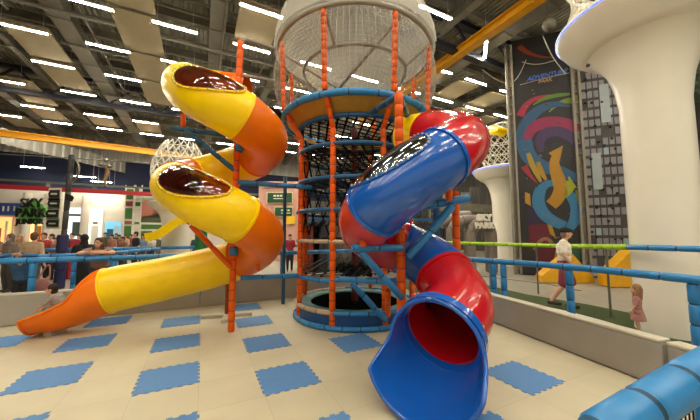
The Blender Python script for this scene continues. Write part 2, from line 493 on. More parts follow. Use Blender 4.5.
# see-through mesh panels below it
mb = MB(); 
mb.foam([LR0+lw_n*.75+V((0, 0, 1.12)), LR0+lw_n*.75+ld*.33+V((0, 0, 1.16)), LR0+lw_n*2.8+ld*.42+V((0, 0, 1.18))], .045, .42, 12)
r2 = empty('blue_railing', LR0+lw_n*.75, 'second blue padded railing behind the dark-haired leaning child', 'railing'); mb.build('rail', M['pad_blue'], r2, 60)
for t in (.12, .30):
    mb = MB(); p = LR0+lw_n*.75+ld*t; mb.foam([p, p+V((0, 0, 1.08))], .045, .28, 12); mb.build('post', M['pad_blue'], r2, 60)
# far railing crossing behind (blue, seen between the slides)
a, b = U(-7.5, 13.2, 0), U(8, 13.2, 0)
railing('blue_railing', [a, b], 1.1, .06, M['pad_blue'], [a.lerp(b, t) for t in (.1, .3, .5, .7, .9)], 'distant blue railing across the hall in front of the crowd')
# right railing
rq = [G(px, py, 1.06) for px, py in ((440, 257.5), (463, 259), (510, 262.3), (567, 266.6), (640, 274), (690, 279), (760, 287))]
ra = railing('blue_railing', rq, 1.06, .055, M['pad_blue'], [], 'blue padded railing beside the long barrier, in front of the man') if False else None
ra = empty('blue_railing', V((rq[3].x, rq[3].y, 0)), 'blue padded railing beside the long barrier, in front of the man', 'railing')
mb = MB(); mb.foam(catmull(rq, .2), .055, .42, 14); mb.build('rail', M['pad_blue'], ra, 60)
for px in (492, 502, 567, 689):
    p = min((D(px, 240, 2+.02*i) for i in range(400)), key=lambda p: min((V((p.x, p.y, 0))-V((q.x, q.y, 0))).length for q in catmull(rq, .05)))
    mb = MB(); mb.foam([V((p.x, p.y, 0)), V((p.x, p.y, 1.01))], .06, .28, 12); mb.build('post', M['pad_blue'], ra, 60)
# lime and blue railing further out
lr = empty('lime_railing', V((2.3, 8.6, 0)), 'lime green padded railing that turns blue in front of the white column', 'railing')
za = 1.46
pts = [D(432, 242.2, 11), D(546, 245.6, 7.9), D(578, 246.2, 7.0), D(628, 247.2, 5.05)]
mb = MB(); mb.foam(pts, .05, .4, 12); mb.build('rail', M['lime'], lr, 60)
pts2 = [D(628, 247.2, 5.05), D(660, 248, 4.55), D(712, 249.5, 4.0)]
mb = MB(); mb.foam(pts2, .045, .4, 12); lab(mb.build('rail', M['pad_blue'], lr, 60), 'blue end of the rail')
for x, Y in ((440, 10.8), (489, 9.45), (536, 8.17), (606, 5.9)):
    p = D(x, 246, Y); mb = MB(); mb.sweep([V((p.x, p.y, 0)), V((p.x, p.y, p.z))], .022, 10); mb.build('post', M['steel'], lr)
mb = MB()
for i in range(2):
    z = .3+.45*i; mb.sweep([V((p.x, p.y, z)) for p in (D(432, 240, 11), D(546, 240, 7.9), D(578, 240, 7.0))], .012, 8)
mb.build('lower_bar', M['steel'], lr)
# near railing at the bottom corner
f0, f1, f2 = D(722, 360, 1.04), D(690, 378, 1.0), D(597, 438, .85)
nr = empty('blue_railing', V((f1.x, f1.y, 0)), 'thick blue vinyl railing crossing the bottom corner close to the camera', 'railing')
mb = MB(); mb.foam([f0, f1, f1.lerp(f2, .5), f2], .058, .19, 20, pinch=.9); mb.build('rail', M['pad_blue'], nr, 60)
mb = MB(); p = D(712, 368, 1.03); mb.foam([V((p.x, p.y, 0)), V((p.x, p.y, p.z-.05))], .05, .25, 16); mb.build('post', M['pad_blue'], nr, 60)
mb = MB()
e0, e1 = f1+V((0, .0, -.06)), f2+V((0, 0, -.06))
for i in range(22):
    q = e0.lerp(e1, i/21); mb.sweep([q, q+V((0, 0, -.5))], .0025, 5)
for i in range(14):
    z = V((0, 0, -.5*i/13)); mb.sweep([e0+z, e1+z], .0025, 5)
mb.build('safety_net', M['black'], nr)
# steel glass-fence posts and turf strip outside the right barrier
near_ = [V((3.1, 9.6, 0)), V((3.63, 7.7, 0)), V((4.35, 6.6, 0)), V((4.62, 5.9, 0)), V((4.72, 5.2, 0)), V((4.72, 4.0, 0)), V((4.75, .5, 0))]
mb = MB(); mb.prism(near_+[p+V((1.15, .35, 0)) for p in reversed(near_)], (0, 0, -.01))
struct(mb.build('floor_turf', M['turf']))
mb = MB(); mb.sweep(catmull([p-V((.03, 0, -.015)) for p in near_], .2), .022, 6)
struct(mb.build('trim_1', M['whitepaint']))

# ------------------------------------------------------------------ PLAY TOWER
TC = V((.1, 6.2, 0)); TR = 1.17
def tp(ang, r, z): a = math.radians(ang); return TC+V((r*math.cos(a), r*math.sin(a), z))
def ringpts(r, z, a0=0, a1=360, n=48):
    return [tp(a0+(a1-a0)*i/n, r, z) for i in range(n+(0 if a1-a0 == 360 else 1))]
ANG = [25+45*k for k in range(8)]
tw = empty('play_tower', TC, 'round play tower with orange posts, black web floors and a netted dome on top', 'play tower')
PZ = 3.98
for a in ANG:
    mb = MB(); mb.foam([tp(a, TR, 0), tp(a, TR, 3.5)], .052, .17, 12, pinch=.9)
    mb.build('post', M['pad_orange'], tw, 60)
    mb = MB(); mb.foam([tp(a, TR, 3.5), tp(a, 1.47, PZ-.02)], .046, .17, 10, pinch=.9); mb.build('flare_brace', M['pad_orange'], tw, 60)
    mb = MB(); mb.foam([tp(a, 1.53, PZ+.05), tp(a, 1.6, 5.42)], .05, .14, 12, pinch=.78); mb.build('dome_post', M['pad_orange'], tw, 60)
for z in (3.22, 2.62, 2.05):
    mb = MB(); mb.foam(ringpts(TR+.01, z), .042, .45, 10, closed=True); mb.build('ring_rail', M['pad_teal'], tw, 60)
mb = MB(); mb.foam(ringpts(TR+.01, 1.49, 95, 262), .038, .3, 10); lab(mb.build('ring_rail', M['pad_beige'], tw, 60), 'beige sleeved rail')
mb = MB(); mb.foam(ringpts(TR+.01, .29, 100, 250), .042, .3, 10); lab(mb.build('base_rail', M['pad_beige'], tw, 60), 'beige base rail')
mb = MB(); mb.foam(ringpts(TR+.01, .29, 250, 460), .042, .3, 10); mb.build('base_rail', M['pad_blue'], tw, 60)
mb = MB(); mb.foam(ringpts(TR+.04, .045), .046, .3, 12, closed=True); mb.build('floor_ring', M['pad_blue'], tw, 60)
for z, a0, a1 in ((.84, 250, 295), (.80, 205, 250), (1.9, 25, 70), (.8, 295, 340)):
    mb = MB(); mb.foam([tp(a0, TR, z), tp(a1, TR, z)], .042, .3, 10); mb.build('cross_rail', M['pad_blue'], tw, 60)
mb = MB(); mb.foam([D(352, 283, 5.02), D(386, 321, 5.06)], .05, .25, 10); mb.build('diagonal_brace', M['pad_blue'], tw, 60)
mb = MB(); mb.lathe([(TR-.04, .0), (TR, .0), (TR+.005, .27), (TR-.04, .27)], TC, 64); mb.build('drum_wall', M['drum'], tw, 30)
mb = MB(); mb.lathe([(TR-.02, .24), (TR-.06, .30), (.94, .30), (.9, .27), (.9, .2)], TC, 64); mb.build('pad_ring', M['green_pad'], tw, 50)
mb = MB(); mb.lathe([(.91, .26), (.5, .23), (.01, .2)], TC, 48); mb.build('trampoline_bed', M['trampoline'], tw, 60)
# platform collar and deck
mb = MB(); mb.foam(ringpts(1.5, PZ), .062, .5, 12, closed=True); mb.build('platform_rim', M['pad_blue'], tw, 60)
mb = MB(); mb.foam(ringpts(1.2, PZ-.27), .045, .5, 10, closed=True); mb.build('platform_rim', M['pad_teal'], tw, 60)
mb = MB(); mb.lathe([(1.5, PZ), (1.2, PZ-.22), (1.2, PZ-.2), (1.5, PZ+.03)], TC, 64); mb.build('collar_deck', M['deck'], tw, 60)
# black elastic web floors, each a criss-cross of straps, slightly sloped
def web(z, slope, phase, r=TR-.03, hole=None):
    mb = MB(); k = 6
    for d in range(2):
        for i in range(-k, k+1):
            off = i*.19; h2 = r*r-off*off
            if h2 <= .01: continue
            h = math.sqrt(h2); an = math.radians(phase+(0 if d == 0 else 62))
            x = V((math.cos(an), math.sin(an), 0)); y = V((-math.sin(an), math.cos(an), 0))
            a, b = TC+y*off-x*h, TC+y*off+x*h
            fz = lambda p: z+slope[0]*(p.x-TC.x)+slope[1]*(p.y-TC.y)+(.012 if d else 0)
            a.z = fz(a); b.z = fz(b)
            mb.beam(a, b, .05, .008)
    mb.build('web_floor', M['black'], tw, 20)
for q, (z, sl, ph) in enumerate([(3.45, (.05, .12), 20), (3.12, (-.12, .05), 75), (2.72, (.12, -.05), 10), (2.36, (-.05, .12), 50), (1.92, (.1, .1), 30), (1.5, (0, -.05), 80), (.98, (.05, .08), 15), (PZ+.02, (0, 0), 35)]):
    web(z, sl, ph, 1.45 if z > 3.9 else TR-.03)
# web curtain round the back half and centre mast
mb = MB()
for d in (1, -1):
    for i in range(14):
        a0 = i*17-30; 
        pts = [tp(a0+d*s*9, TR-.05, 1.6+s*.42) for s in range(6)]
        if all(-25 < (a0+d*s*9) < 215 for s in range(6)): mb.sweep(pts, .018, 5)
mb.build('back_net', M['black'], tw, 20)
mb = MB(); mb.foam([tp(0, 0, .25), tp(0, 0, 3.9)], .07, .3, 12); lab(mb.build('centre_mast', mat('dark red sleeve', (96, 30, 26), .5), tw, 60), 'dark red padded mast')
# hanging black climbing bundle low in the tower
mb = MB()
for i in range(9):
    a = 40*i; p = tp(a, .32+.1*(i % 2), .78+.07*(i % 3)); mb.capsule(p, tp(a+60, .3, .95), .05, .07, 8); mb.capsule(tp(0, 0, .9), p, .05, .05, 8)
mb.build('climbing_bundle', M['black'], tw, 60)
# dome: rings, side net, inner ring, cross pipes, crown
DZ = 5.45
mb = MB(); mb.sweep(ringpts(1.63, DZ, n=64), .045, 10, closed=True); mb.build('dome_ring', M['grey_pipe'], tw, 60)
mb = MB(); mb.sweep(ringpts(1.1, 5.08, n=64), .035, 10, closed=True); mb.build('dome_ring', M['grey_pipe'], tw, 60)
for a, b in ((tp(300, 1.58, DZ-.05), tp(150, 1.4, 4.15)), (tp(190, 1.6, DZ), tp(40, 1.4, 4.3)), (tp(250, 1.1, 5.08), tp(250, 1.6, DZ)), (tp(340, 1.1, 5.08), tp(340, 1.6, DZ)), (tp(160, 1.1, 5.08), tp(160, 1.6, DZ)), (tp(70, 1.1, 5.08), tp(70, 1.6, DZ))):
    mb = MB(); mb.sweep([a, b], .032, 8); mb.build('cross_pipe', M['grey_pipe'], tw, 60)
def net(prof, n, name, r=.0035, rows=None, a0=0, a1=360, m=None):
    """square net on a surface of revolution: prof(s) -> (radius, z), s in 0..1"""
    mb = MB(); rows = rows or 20
    for i in range(n):
        a = a0+(a1-a0)*i/n
        mb.sweep([tp(a, *prof(j/10)) for j in range(11)], r, 3, cap=False)
    for j in range(1, rows):
        mb.sweep(ringpts(*prof(j/rows), n=48), r, 3, closed=True)
    o = mb.build(name, m or M['net'], tw, 60); return o
net(lambda s: (1.5+.16*math.sin(PI*s)*1.0+.1*s, PZ+.06+(DZ-PZ-.06)*s), 100, 'side_net', r=.003, rows=18)
net(lambda s: (1.1+.5*s, 5.08+.36*s), 90, 'bowl_net', rows=8)
net(lambda s: (.5+.6*math.sin(s*PI/2), 4.2+.88*s), 70, 'bowl_net', rows=14)
# crown: translucent white net skin with ribs
def crown(s): a = s*PI/2; return (1.72*math.cos(a)**.8 if s < 1 else .02, DZ+.03+1.5*math.sin(a))
cm = bpy.data.materials.new('white mesh fabric'); cm.use_nodes = True; nt = cm.node_tree; nt.nodes.clear()
o_n = nt.nodes.new('ShaderNodeOutputMaterial'); m1 = nt.nodes.new('ShaderNodeMixShader'); m2 = nt.nodes.new('ShaderNodeMixShader')
t_n = nt.nodes.new('ShaderNodeBsdfTransparent'); d_n = nt.nodes.new('ShaderNodeBsdfDiffuse'); l_n = nt.nodes.new('ShaderNodeBsdfTranslucent')
d_n.inputs[0].default_value = l_n.inputs[0].default_value = s2l((236, 230, 218)); m2.inputs[0].default_value = .6
z_n = nt.nodes.new('ShaderNodeTexNoise'); z_n.inputs['Scale'].default_value = 2.5; r_n = nt.nodes.new('ShaderNodeMapRange'); r_n.inputs[3].default_value = .22; r_n.inputs[4].default_value = .45
nt.links.new(z_n.outputs['Fac'], r_n.inputs[0]); nt.links.new(r_n.outputs[0], m1.inputs[0])
nt.links.new(d_n.outputs[0], m2.inputs[1]); nt.links.new(l_n.outputs[0], m2.inputs[2]); nt.links.new(t_n.outputs[0], m1.inputs[1]); nt.links.new(m2.outputs[0], m1.inputs[2]); nt.links.new(m1.outputs[0], o_n.inputs[0])
mb = MB(); mb.lathe([crown(i/14) for i in range(14)]+[(.03, DZ+1.53)], TC, 48); mb.build('crown_skin', cm, tw, 80)
for k in range(12):
    mb = MB(); mb.sweep([tp(30*k+10, crown(i/12)[0]+.01, crown(i/12)[1]) for i in range(12)], .014, 6); mb.build('crown_rib', M['net'], tw, 60)
# beams tying the front slide post to the tower
SP = V((.66, 3.86, 0))
for q in (tp(282, 1.22, 3.72), tp(345, 1.25, 3.72)):
    mb = MB(); mb.foam([SP+V((0, 0, 3.5)), q], .05, .4, 12); mb.build('tie_beam', M['pad_teal'], tw, 60)

# ------------------------------------------------------------------ YELLOW AND ORANGE TUBE SLIDE
R_ = .385
ys = empty('tube_slide', V((-2.05, 5.06, 0)), 'yellow and orange spiral tube slide with clear roof windows', 'tube slide', 'tube slides on the play tower')
yp = catmull([D(248, 94, 5.85), D(222, 92, 5.8), D(199, 88, 5.55), D(187, 86, 5.05), D(200, 95, 4.5), D(225, 107, 4.28), D(249, 122, 4.5), D(266, 140, 5.05), D(256, 157, 5.6), D(228, 169, 5.85), D(196, 178, 5.65),
              D(177, 184, 5.15), D(189, 193, 4.55), D(214, 206, 4.3), D(241, 219, 4.5), D(261, 236, 5.0), D(252, 252, 5.55), D(224, 264, 5.7), D(165, 278.5, 5.45), D(109, 290.5, 5.15),
              V((-4.55, 5.03, .50)), V((-4.83, 4.93, .435)), V((-5.06, 4.86, .42))], .04)
yf = frames(yp); ni = lambda p: nearest(yp, p)
k0, k1, k2, k3, k4, k5, k6, k7, k8 = 0, ni(D(222, 92, 5.8)), ni(D(241, 115, 4.38)), ni(D(256, 158, 5.6)), ni(D(196, 178, 5.65)), ni(D(177, 184, 5.15)), ni(D(241, 219, 4.5)), ni(D(240, 258, 5.6)), ni(D(109, 290.5, 5.15))
WS = -1
w1 = ((ni(D(199, 92, 4.55))+ni(D(240, 116, 4.4)))/2-3, 12, .72, WS*.78); 
w2 = ((ni(D(180, 188, 4.8))+ni(D(232, 213, 4.35)))/2-1, 13, .72, WS*.78)
for (a, b, m, w, t) in ((k0, k1, 'orange', None, 'orange tube section'), (k1, k2, 'yellow', w1, 'yellow tube section'), (k2, k3, 'orange', None, 'orange elbow'), (k3, k4, 'yellow', None, 'yellow tube section'),
                     (k4, k5, 'orange', None, 'orange tube section'), (k5, k6, 'yellow', w2, 'yellow tube section'), (k6, k7, 'orange', None, 'orange elbow'), (k7, k8, 'yellow', None, 'long straight yellow tube section')):
    o = lab(tube_part('tube_section', yp, yf, a, b, R_, M[m], ys, w), t)
    if w: tube_window(yp, yf, w, R_, window_amber, M[m], o)
    if b != k8: collar(yp, yf, b, R_, M['orange' if m == 'orange' else 'yellow'], ys, .035, .014)
def yext(s):
    return math.radians(178-82*(1-(1-min(1, s/.55))**2)) if s < .55 else math.radians(96-22*(s-.55)/.45)
lab(tube_part('exit_chute', yp, yf, k8, len(yp)-1, R_, M['orange'], ys, ext=yext), 'open orange exit chute')
mid_ = int((k7+k8)/2)
collar(yp, yf, k8, R_, M['yellow'], ys, .03, .012)
YP = V((-1.985, 5.06, 0)); 
yt = D(240, 41, 5.06)
mb = MB(); mb.foam([YP, V((YP.x, YP.y, yt.z))], .055, .17, 12, pinch=.9); mb.build('support_post', M['pad_orange'], ys, 60)
bp_ = V((-2.42, 5.95, 0)); mb = MB(); mb.foam([bp_+V((0, 0, .04)), bp_+V((0, 0, 1.9))], .05, .3, 12); mb.build('support_post', M['pad_brown'], ys, 60)
mb = MB(); mb.beam(bp_+V((-.45, -.12, .03)), bp_+V((.45, .12, .03)), .1, .06); mb.beam(bp_+V((-.12, .45, .03)), bp_+V((.12, -.45, .03)), .1, .06); mb.build('cross_foot', M['wall_pad_top'], ys, 20)
def pole(a, b, m='pad_blue', r=.045, par=ys, name='support_arm', seg=.4):
    mb = MB(); mb.foam([a, b], r, seg, 12); return mb.build(name, M[m], par, 60)
def yz(y): return D(236, y, 5.06).z
pole(D(173, 128, 4.95), D(240, 137, 5.06), 'pad_teal'); pole(D(185, 129, 4.95), D(238, 173, 5.06), 'pad_teal')
pole(D(183, 114, 4.95), D(183, 127, 4.95), 'pad_orange', .04, name='saddle_peg')
pole(D(236, 182, 5.06), D(312, 187.5, 5.72), 'pad_blue'); pole(D(241, 278, 5.1), D(300, 275.5, 5.7), 'pad_blue')
pole(D(238.5, 152, 5.06), D(239, 143, 5.06), 'pad_blue', .072, name='post_collar')
pole(D(191, 225, 4.7), D(231, 267, 5.02), 'pad_orange', .045); pole(D(187, 222, 4.65), D(240, 224, 5.06), 'pad_orange', .04)
pole(D(258, 264, 5.1), D(258, 270, 5.1), 'pad_orange', .035, name='saddle_peg')
mb = MB(); p = V((YP.x, YP.y, yz(251))); mb.foam([p-V((0, 0, .07)), p+V((0, 0, .07))], .075, .14, 12); mb.build('post_collar', M['pad_blue'], ys, 60)
mb = MB(); p = D(57, 322, 4.98); mb.box((p.x, p.y, .045), (.12, .3, .09)); mb.build('chute_foot', M['wall_pad_top'], ys, 20)
# entry bridge between tower and slide
br0, br1 = tp(195, 1.5, PZ), yp[0]+V((0, 0, -.36))
mb = MB(); mb.beam(br0, br1, .75, .05); lab(mb.build('entry_deck', M['black'], ys, 20), 'black entry deck')
mb = MB(); mb.sweep([yt, D(246, 39, 5.3), D(276, 49, 5.95)], .035, 8); mb.sweep([D(241, 75, 5.1), D(275, 81, 5.95)], .03, 8); mb.build('entry_frame', M['grey_pipe'], ys, 60)
# slim blue pole by the tower
p = G(283, 304); mb = MB(); mb.foam([p, V((p.x, p.y, 3.0))], .042, .5, 12); mb.build('support_post', M['pad_teal'], ys, 60)

# ------------------------------------------------------------------ BLUE AND RED TUBE SLIDE
bs = empty('tube_slide', V((.8, 3.9, 0)), 'blue and red spiral tube slide with its wide mouth open to the camera', 'tube slide', 'tube slides on the play tower')
rp_ = catmull([D(411, 137, 5.05), D(430, 136, 4.6), D(448, 137, 4.25), D(460, 142, 3.92), D(448, 153, 3.6), D(412, 178, 3.42), D(378, 206, 3.5), D(367, 224, 3.85), D(379, 239, 4.25), D(404, 248, 4.4), D(430, 262, 4.15),
               D(451, 286, 3.75), D(458, 307, 3.4), D(441, 332, 3.08), V((.76, 2.85, .53)), V((.6, 2.62, .53))], .035)
rf = frames(rp_); ni = lambda p: nearest(rp_, p)
q0, q1, q2, q3, q4, q5, q6 = 0, ni(D(430, 136, 4.6)), ni(D(440, 158, 3.55)), ni(D(375, 209, 3.55)), ni(D(404, 247, 4.4)), ni(D(444, 277, 3.88)), ni(D(441, 332, 3.08))
R2 = .375
w3 = ((q2*.42+q3*.58), (q3-q2)*.40, .66, .38)
for (a, b, m, w, t) in ((q0, q1, 'yellow', None, 'yellow entry section'), (q1, q2, 'red', None, 'red elbow at the top'), (q2, q3, 'blue', w3, 'blue tube section with clear window'), (q3, q4, 'red', None, 'red elbow low at the back'),
                     (q4, q5, 'blue', None, 'lower blue tube section'), (q5, q6, 'red', None, 'red elbow above the mouth')):
    o = lab(tube_part('tube_section', rp_, rf, a, b, R2, M[m], bs, w, n=48), t)
    if w: tube_window(rp_, rf, w, R2, window_clear, M['blue'], o)
    if a: collar(rp_, rf, a, R2, M['blue' if m == 'blue' or a == q3 or a == q4 else 'red'], bs, .05, .02)
def rext(s):
    return math.radians(180) if s < .12 else math.radians(180-88*min(1, (s-.12)/.3)**.75) if s < .42 else math.radians(92-22*(s-.42)/.58)
def rrad(s): return .40+.13*s
ch = lab(tube_part('exit_chute', rp_, rf, q6, len(rp_)-1, .40, M['blue'], bs, ext=rext, rad=rrad, thick=.02, n=48), 'wide blue exit chute')
collar(rp_, rf, q6+1, .38, M['blue'], bs, .09, .06)
mb = MB()
for an in (-75, -30, 25, 75, 130, -130):
    t, sd, up = rf[q6]; a = math.radians(180+an); mb.ball(rp_[q6]-t*.05+(sd*math.sin(a)-up*math.cos(a))*.415, .018, 8)
mb.build('bolt_cap', M['yellowcap'], bs, 60)
def bpole(*a, **k): k['par'] = bs; return pole(*a, **k)
mb = MB(); mb.foam([SP, SP+V((0, 0, 3.53))], .058, .17, 12, pinch=.9); mb.build('support_post', M['pad_orange'], bs, 60)
sp2 = D(457, 260, 4.28); mb = MB(); mb.foam([V((sp2.x, sp2.y, 0)), V((sp2.x, sp2.y, 2.25))], .055, .17, 12, pinch=.9); mb.build('support_post', M['pad_orange'], bs, 60)
p3 = D(437, 250, 4.6); mb = MB(); mb.foam([V((p3.x, p3.y, 0)), V((p3.x, p3.y, 2.4))], .055, .3, 12); mb.build('support_post', M['pad_teal'], bs, 60)
bpole(D(352, 248, 3.48), D(403, 248, 3.76), 'pad_blue', .046); bpole(D(360, 251, 3.55), D(402, 298, 3.82), 'pad_blue', .044); bpole(D(363, 232, 3.5), D(363, 247, 3.5), 'pad_orange', .042, name='saddle_peg')
bpole(D(404, 209, 3.86), D(470, 198, 3.8), 'pad_blue', .055); bpole(D(453, 205, 3.74), D(408, 258, 3.76), 'pad_blue', .052); bpole(D(449, 187, 3.74), D(449, 201, 3.74), 'pad_orange', .042, name='saddle_peg')
bpole(D(340, 279, 4.9), D(403, 283, 3.9), 'pad_blue', .045)
bpole(D(388, 290, 4.3), D(388, 316, 4.7), 'pad_orange', .04)

# ------------------------------------------------------------------ white mushroom columns with nests
def lattice(mb, cx, cy, prof, n, rows, r):
    P = lambda a, s: (cx+prof(s)[0]*math.cos(a), cy+prof(s)[0]*math.sin(a), prof(s)[1])
    for d in (1, -1):
        for i in range(n):
            mb.sweep([P(2*PI*i/n+d*s*2*PI/n*.5, s/rows) for s in range(rows+1)], r, 5)
    for j in range(rows+1):
        if j % 2 == 0 or rows < 6: mb.sweep([P(2*PI*k/24, j/rows) for k in range(24)], r, 5, closed=True)
def mushroom(c, label, r=.46, z0=3.9, R=1.36, ztop=5.5, led=True, nest=None, scale=1, n=64, nm='whitepaint'):
    root = empty('mushroom_column', V((c.x, c.y, 0)), label, 'mushroom column')
    k = (R-r)/.9; h = ztop-z0; q = lambda f: z0+h*f
    mb = MB(); mb.lathe([(r*1.03, 0), (r, .3), (r*.99, z0*.6), (r, z0), (r+.05*k, q(.25)), (r+.14*k, q(.45)), (r+.28*k, q(.60)), (r+.42*k, q(.68))], (c.x, c.y, 0), n)
    mb.build('shaft', M['white'], root, 70)
    mb = MB(); mb.lathe([(r+.41*k, q(.672)), (r+.5*k, q(.69)), (r+.55*k, q(.72)), (r+.75*k, q(.82)), (r+.86*k, q(.93)), (R, q(.965)), (R, q(1.0)), (R-.1, q(1.03)), (.1, q(1.03))], (c.x, c.y, 0), n)
    mb.build('saucer', M['white'], root, 50)
    if led:
        mb = MB(); mb.lathe([(r+.862*k, q(.935)), (R-.03, q(.944)), (R+.004, q(.966)), (R-.005, q(.972))], (c.x, c.y, 0), n); lab(mb.build('light_strip', M['blueled'], root, 30), 'glowing blue light strip')
    if nest:
        mb = MB(); lattice(mb, c.x, c.y, *nest); lab(mb.build('lattice_nest', M[nm], root, 60), 'white wire lattice nest')
    return root
c1 = V((5.38, 5.04, 0))
big = mushroom(c1, 'large white mushroom column with a blue light strip, beside the toddler', nest=(lambda s: (1.3+.12*s-.32*math.sin(PI*s), 5.5+1.6*s), 11, 6, .03), n=96)
mb = MB(); p = D(588, 65.5, 4.9); mb.ball(p, .03, 12); lab(mb.build('downlight', M['darkmetal'], big, 60), 'small dark fitting under the saucer')
# turf planter seen past the column
pl = empty('hanging_greenery', c1+V((2.2, 1.5, 0)), 'dark green foliage tuft seen past the big white column', 'greenery')
mb = MB()
for i in range(260):
    p = D(random.uniform(690, 720), random.uniform(42, 108), random.uniform(6.6, 7.4)); d = V((random.gauss(0, 1), random.gauss(0, 1), random.gauss(0, 1))).normalized(); e = d.orthogonal().normalized()
    mb.add([p-d*.12, p+e*.04, p+d*.12, p-e*.04], [(0, 1, 2, 3)])
o = mb.build('foliage', paint((46, 62, 38)), pl); o['kind'] = 'stuff'
mb = MB(); q = D(708, 60, 7.0); mb.sweep([V((q.x, q.y, 0)), V((q.x, q.y, q.z+1))], .05, 8); mb.build('stem', M['dark'], pl)
c2 = D(506, 200, 15.5); zr = D(480, 172, 15.5).z
c2r_ = mushroom(V((c2.x, c2.y, 0)), 'distant white mushroom column behind the red elbow, beside the dark mural', r=.68, z0=zr-1.6, R=1.6, ztop=zr+.1, led=True, nest=(lambda s: (1.25*math.sin(.7+1.75*s)**1.0 if s < 1 else .3, zr+.15+2.5*s), 16, 9, .02))
mb = MB(); c2r = c2r_; a, b = D(492, 131, 15.0), D(499, 131, 14.2); mb.foam([a, b, b+V((.3, 0, -.1))], .22, .5, 10); lab(mb.build('tube_port', M['yellow'], c2r, 60), 'short yellow tube poking out of the nest')
c3 = D(177, 225, 12.0); zr3 = D(177, 203, 12).z
c3r = mushroom(V((c3.x, c3.y, 0)), 'distant white column with a wire nest, behind the yellow slide', r=.52, z0=zr3-1.0, R=1.05, ztop=zr3, led=False, nest=(lambda s: (1.0*math.sin(.65+1.9*s), zr3+.1+2.4*s), 18, 9, .022))
sl = catmull([D(190, 222, 11.2), D(178, 224, 11.0), D(166, 233, 10.8), D(156, 239, 10.6), D(147, 240, 10.5)], .1)
mb = MB(); f_ = frames(sl); vs = []
for i, p in enumerate(sl):
    t, sd, up = f_[i]
    for x, y in ((-.26, .24), (-.23, 0), (.23, 0), (.26, .24), (.29, .24), (.26, -.04), (-.26, -.04), (-.29, .24)): vs.append(p+sd*x+up*y)
mb.add(vs, [(i*8+j, i*8+(j+1) % 8, (i+1)*8+(j+1) % 8, (i+1)*8+j) for i in range(len(sl)-1) for j in range(8)])
sm = empty('open_slide', V((sl[-1].x, sl[-1].y, 0)), 'small yellow open slide beside the distant white column', 'slide'); mb.build('chute', M['yellow'], sm, 40)
mb = MB(); p = sl[-1]; mb.sweep([V((p.x+.4, p.y, 0)), V((p.x+.4, p.y, p.z))], .06, 10); mb.build('leg', M['steel'], sm)
mb = MB(); p = D(201, 240, 10.6); mb.sweep([V((p.x, p.y, 0)), V((p.x, p.y, 2.2))], .2, 16); build_at(mb, 'green_post', paint((20, 104, 52)), (p.x, p.y, 0), 'thick dark green post seen under the yellow spiral', 'post')

# ------------------------------------------------------------------ climbing boards with mural and white tiles
m0 = V((7.0, 12.0, 0)); mx_ = V((.93, -.37, 0)).normalized(); mn = V((-mx_.y, mx_.x, 0)); mn = -mn if mn.y > 0 else mn
def MP(px, py, off=.02): return on_plane(px, py, m0+mn*off, mn)
mw0, mw1 = MP(520.4, 240, 0), MP(580.8, 240, 0); MTOP = MP(513, 41, 0).z
cl = empty('climbing_board', (mw0+mw1)/2*1, 'tall dark climbing board with swirling blue, pink and yellow graffiti arrows', 'climbing board', 'tall climbing boards')
cl.location.z = 0
mb = MB(); mb.box(V(((mw0.x+mw1.x)/2, (mw0.y+mw1.y)/2, MTOP/2))-mn*.1, ((mw1-mw0).xy.length, .2, MTOP), (mx_, mn, V((0, 0, 1)))); mb.build('board', M['mural'], cl, 20)
def band(pts, w, rgb, k):
    """painted band on the board: pts in board positions read off the picture, w widths (start, end)"""
    P = catmull([MP(x, y, .004+.002*k) for x, y in pts], .06); n = len(P); vs = []
    for i, p in enumerate(P):
        t = (P[min(i+1, n-1)]-P[max(i-1, 0)]).normalized(); sd = t.cross(mn).normalized(); f = i/(n-1)
        ww = (w[0]+(w[1]-w[0])*f)*.043/2
        if len(w) > 2: ww = (w[0]*(1-f)**2+2*w[2]*f*(1-f)+w[1]*f*f)*.043/2
        vs += [p-sd*ww, p+sd*ww]
    mb = MB(); mb.add(vs, [(2*i, 2*i+1, 2*i+3, 2*i+2) for i in range(n-1)])
    return mb.build('painted_swirl', paint(tuple(int(q*.74) for q in rgb)), cl, 60)
def patch(pts, rgb, k):
    mb = MB(); mb.add([MP(x, y, .004+.002*k) for x, y in pts], [tuple(range(len(pts)))]); return mb.build('painted_shape', paint(tuple(int(q*.74) for q in rgb)), cl)
band([(519, 46), (527, 52), (540, 56.5), (554, 57.5)], (5, 1), (178, 66, 36), 1)
band([(520, 116), (526, 105), (536, 98.5), (548, 96), (562, 95)], (7, 1), (200, 40, 80), 2)
band([(533, 105), (543, 99), (556, 95.5), (570, 94)], (1, 2, 6), (108, 160, 40), 3)
band([(549, 112), (558, 104), (568, 100.5), (579, 101)], (1, 7), (140, 170, 40), 3)
band([(522, 150), (523, 132), (530, 118), (542, 108), (558, 104), (570, 106)], (12, 2, 13), (48, 104, 150), 4)
band([(527, 140), (532, 129), (543, 123.5), (560, 124), (579.5, 130)], (6, 13, 15), (178, 28, 92), 5)
band([(541, 152), (540, 140), (547, 132.5), (560, 132), (572, 138), (579, 148)], (4, 4, 16), (80, 50, 110), 6)
band([(551, 148), (548, 142), (556, 138.5), (566, 143)], (3, 2, 9), (46, 34, 54), 7)
band([(524, 140), (528, 155), (541, 166), (560, 171), (578, 179)], (13, 6, 14), (48, 110, 160), 5)
band([(524, 166), (529, 174), (537, 183)], (6, 1), (196, 44, 50), 6)
band([(528, 153), (532, 164), (541, 182)], (3, 2, 7), (214, 176, 40), 7); band([(538, 162), (541, 171), (546, 180)], (3, 2, 6), (214, 166, 40), 7)
band([(541, 188), (538, 200), (543, 213), (553, 221), (565, 226)], (9, 8, 12), (66, 150, 206), 7)
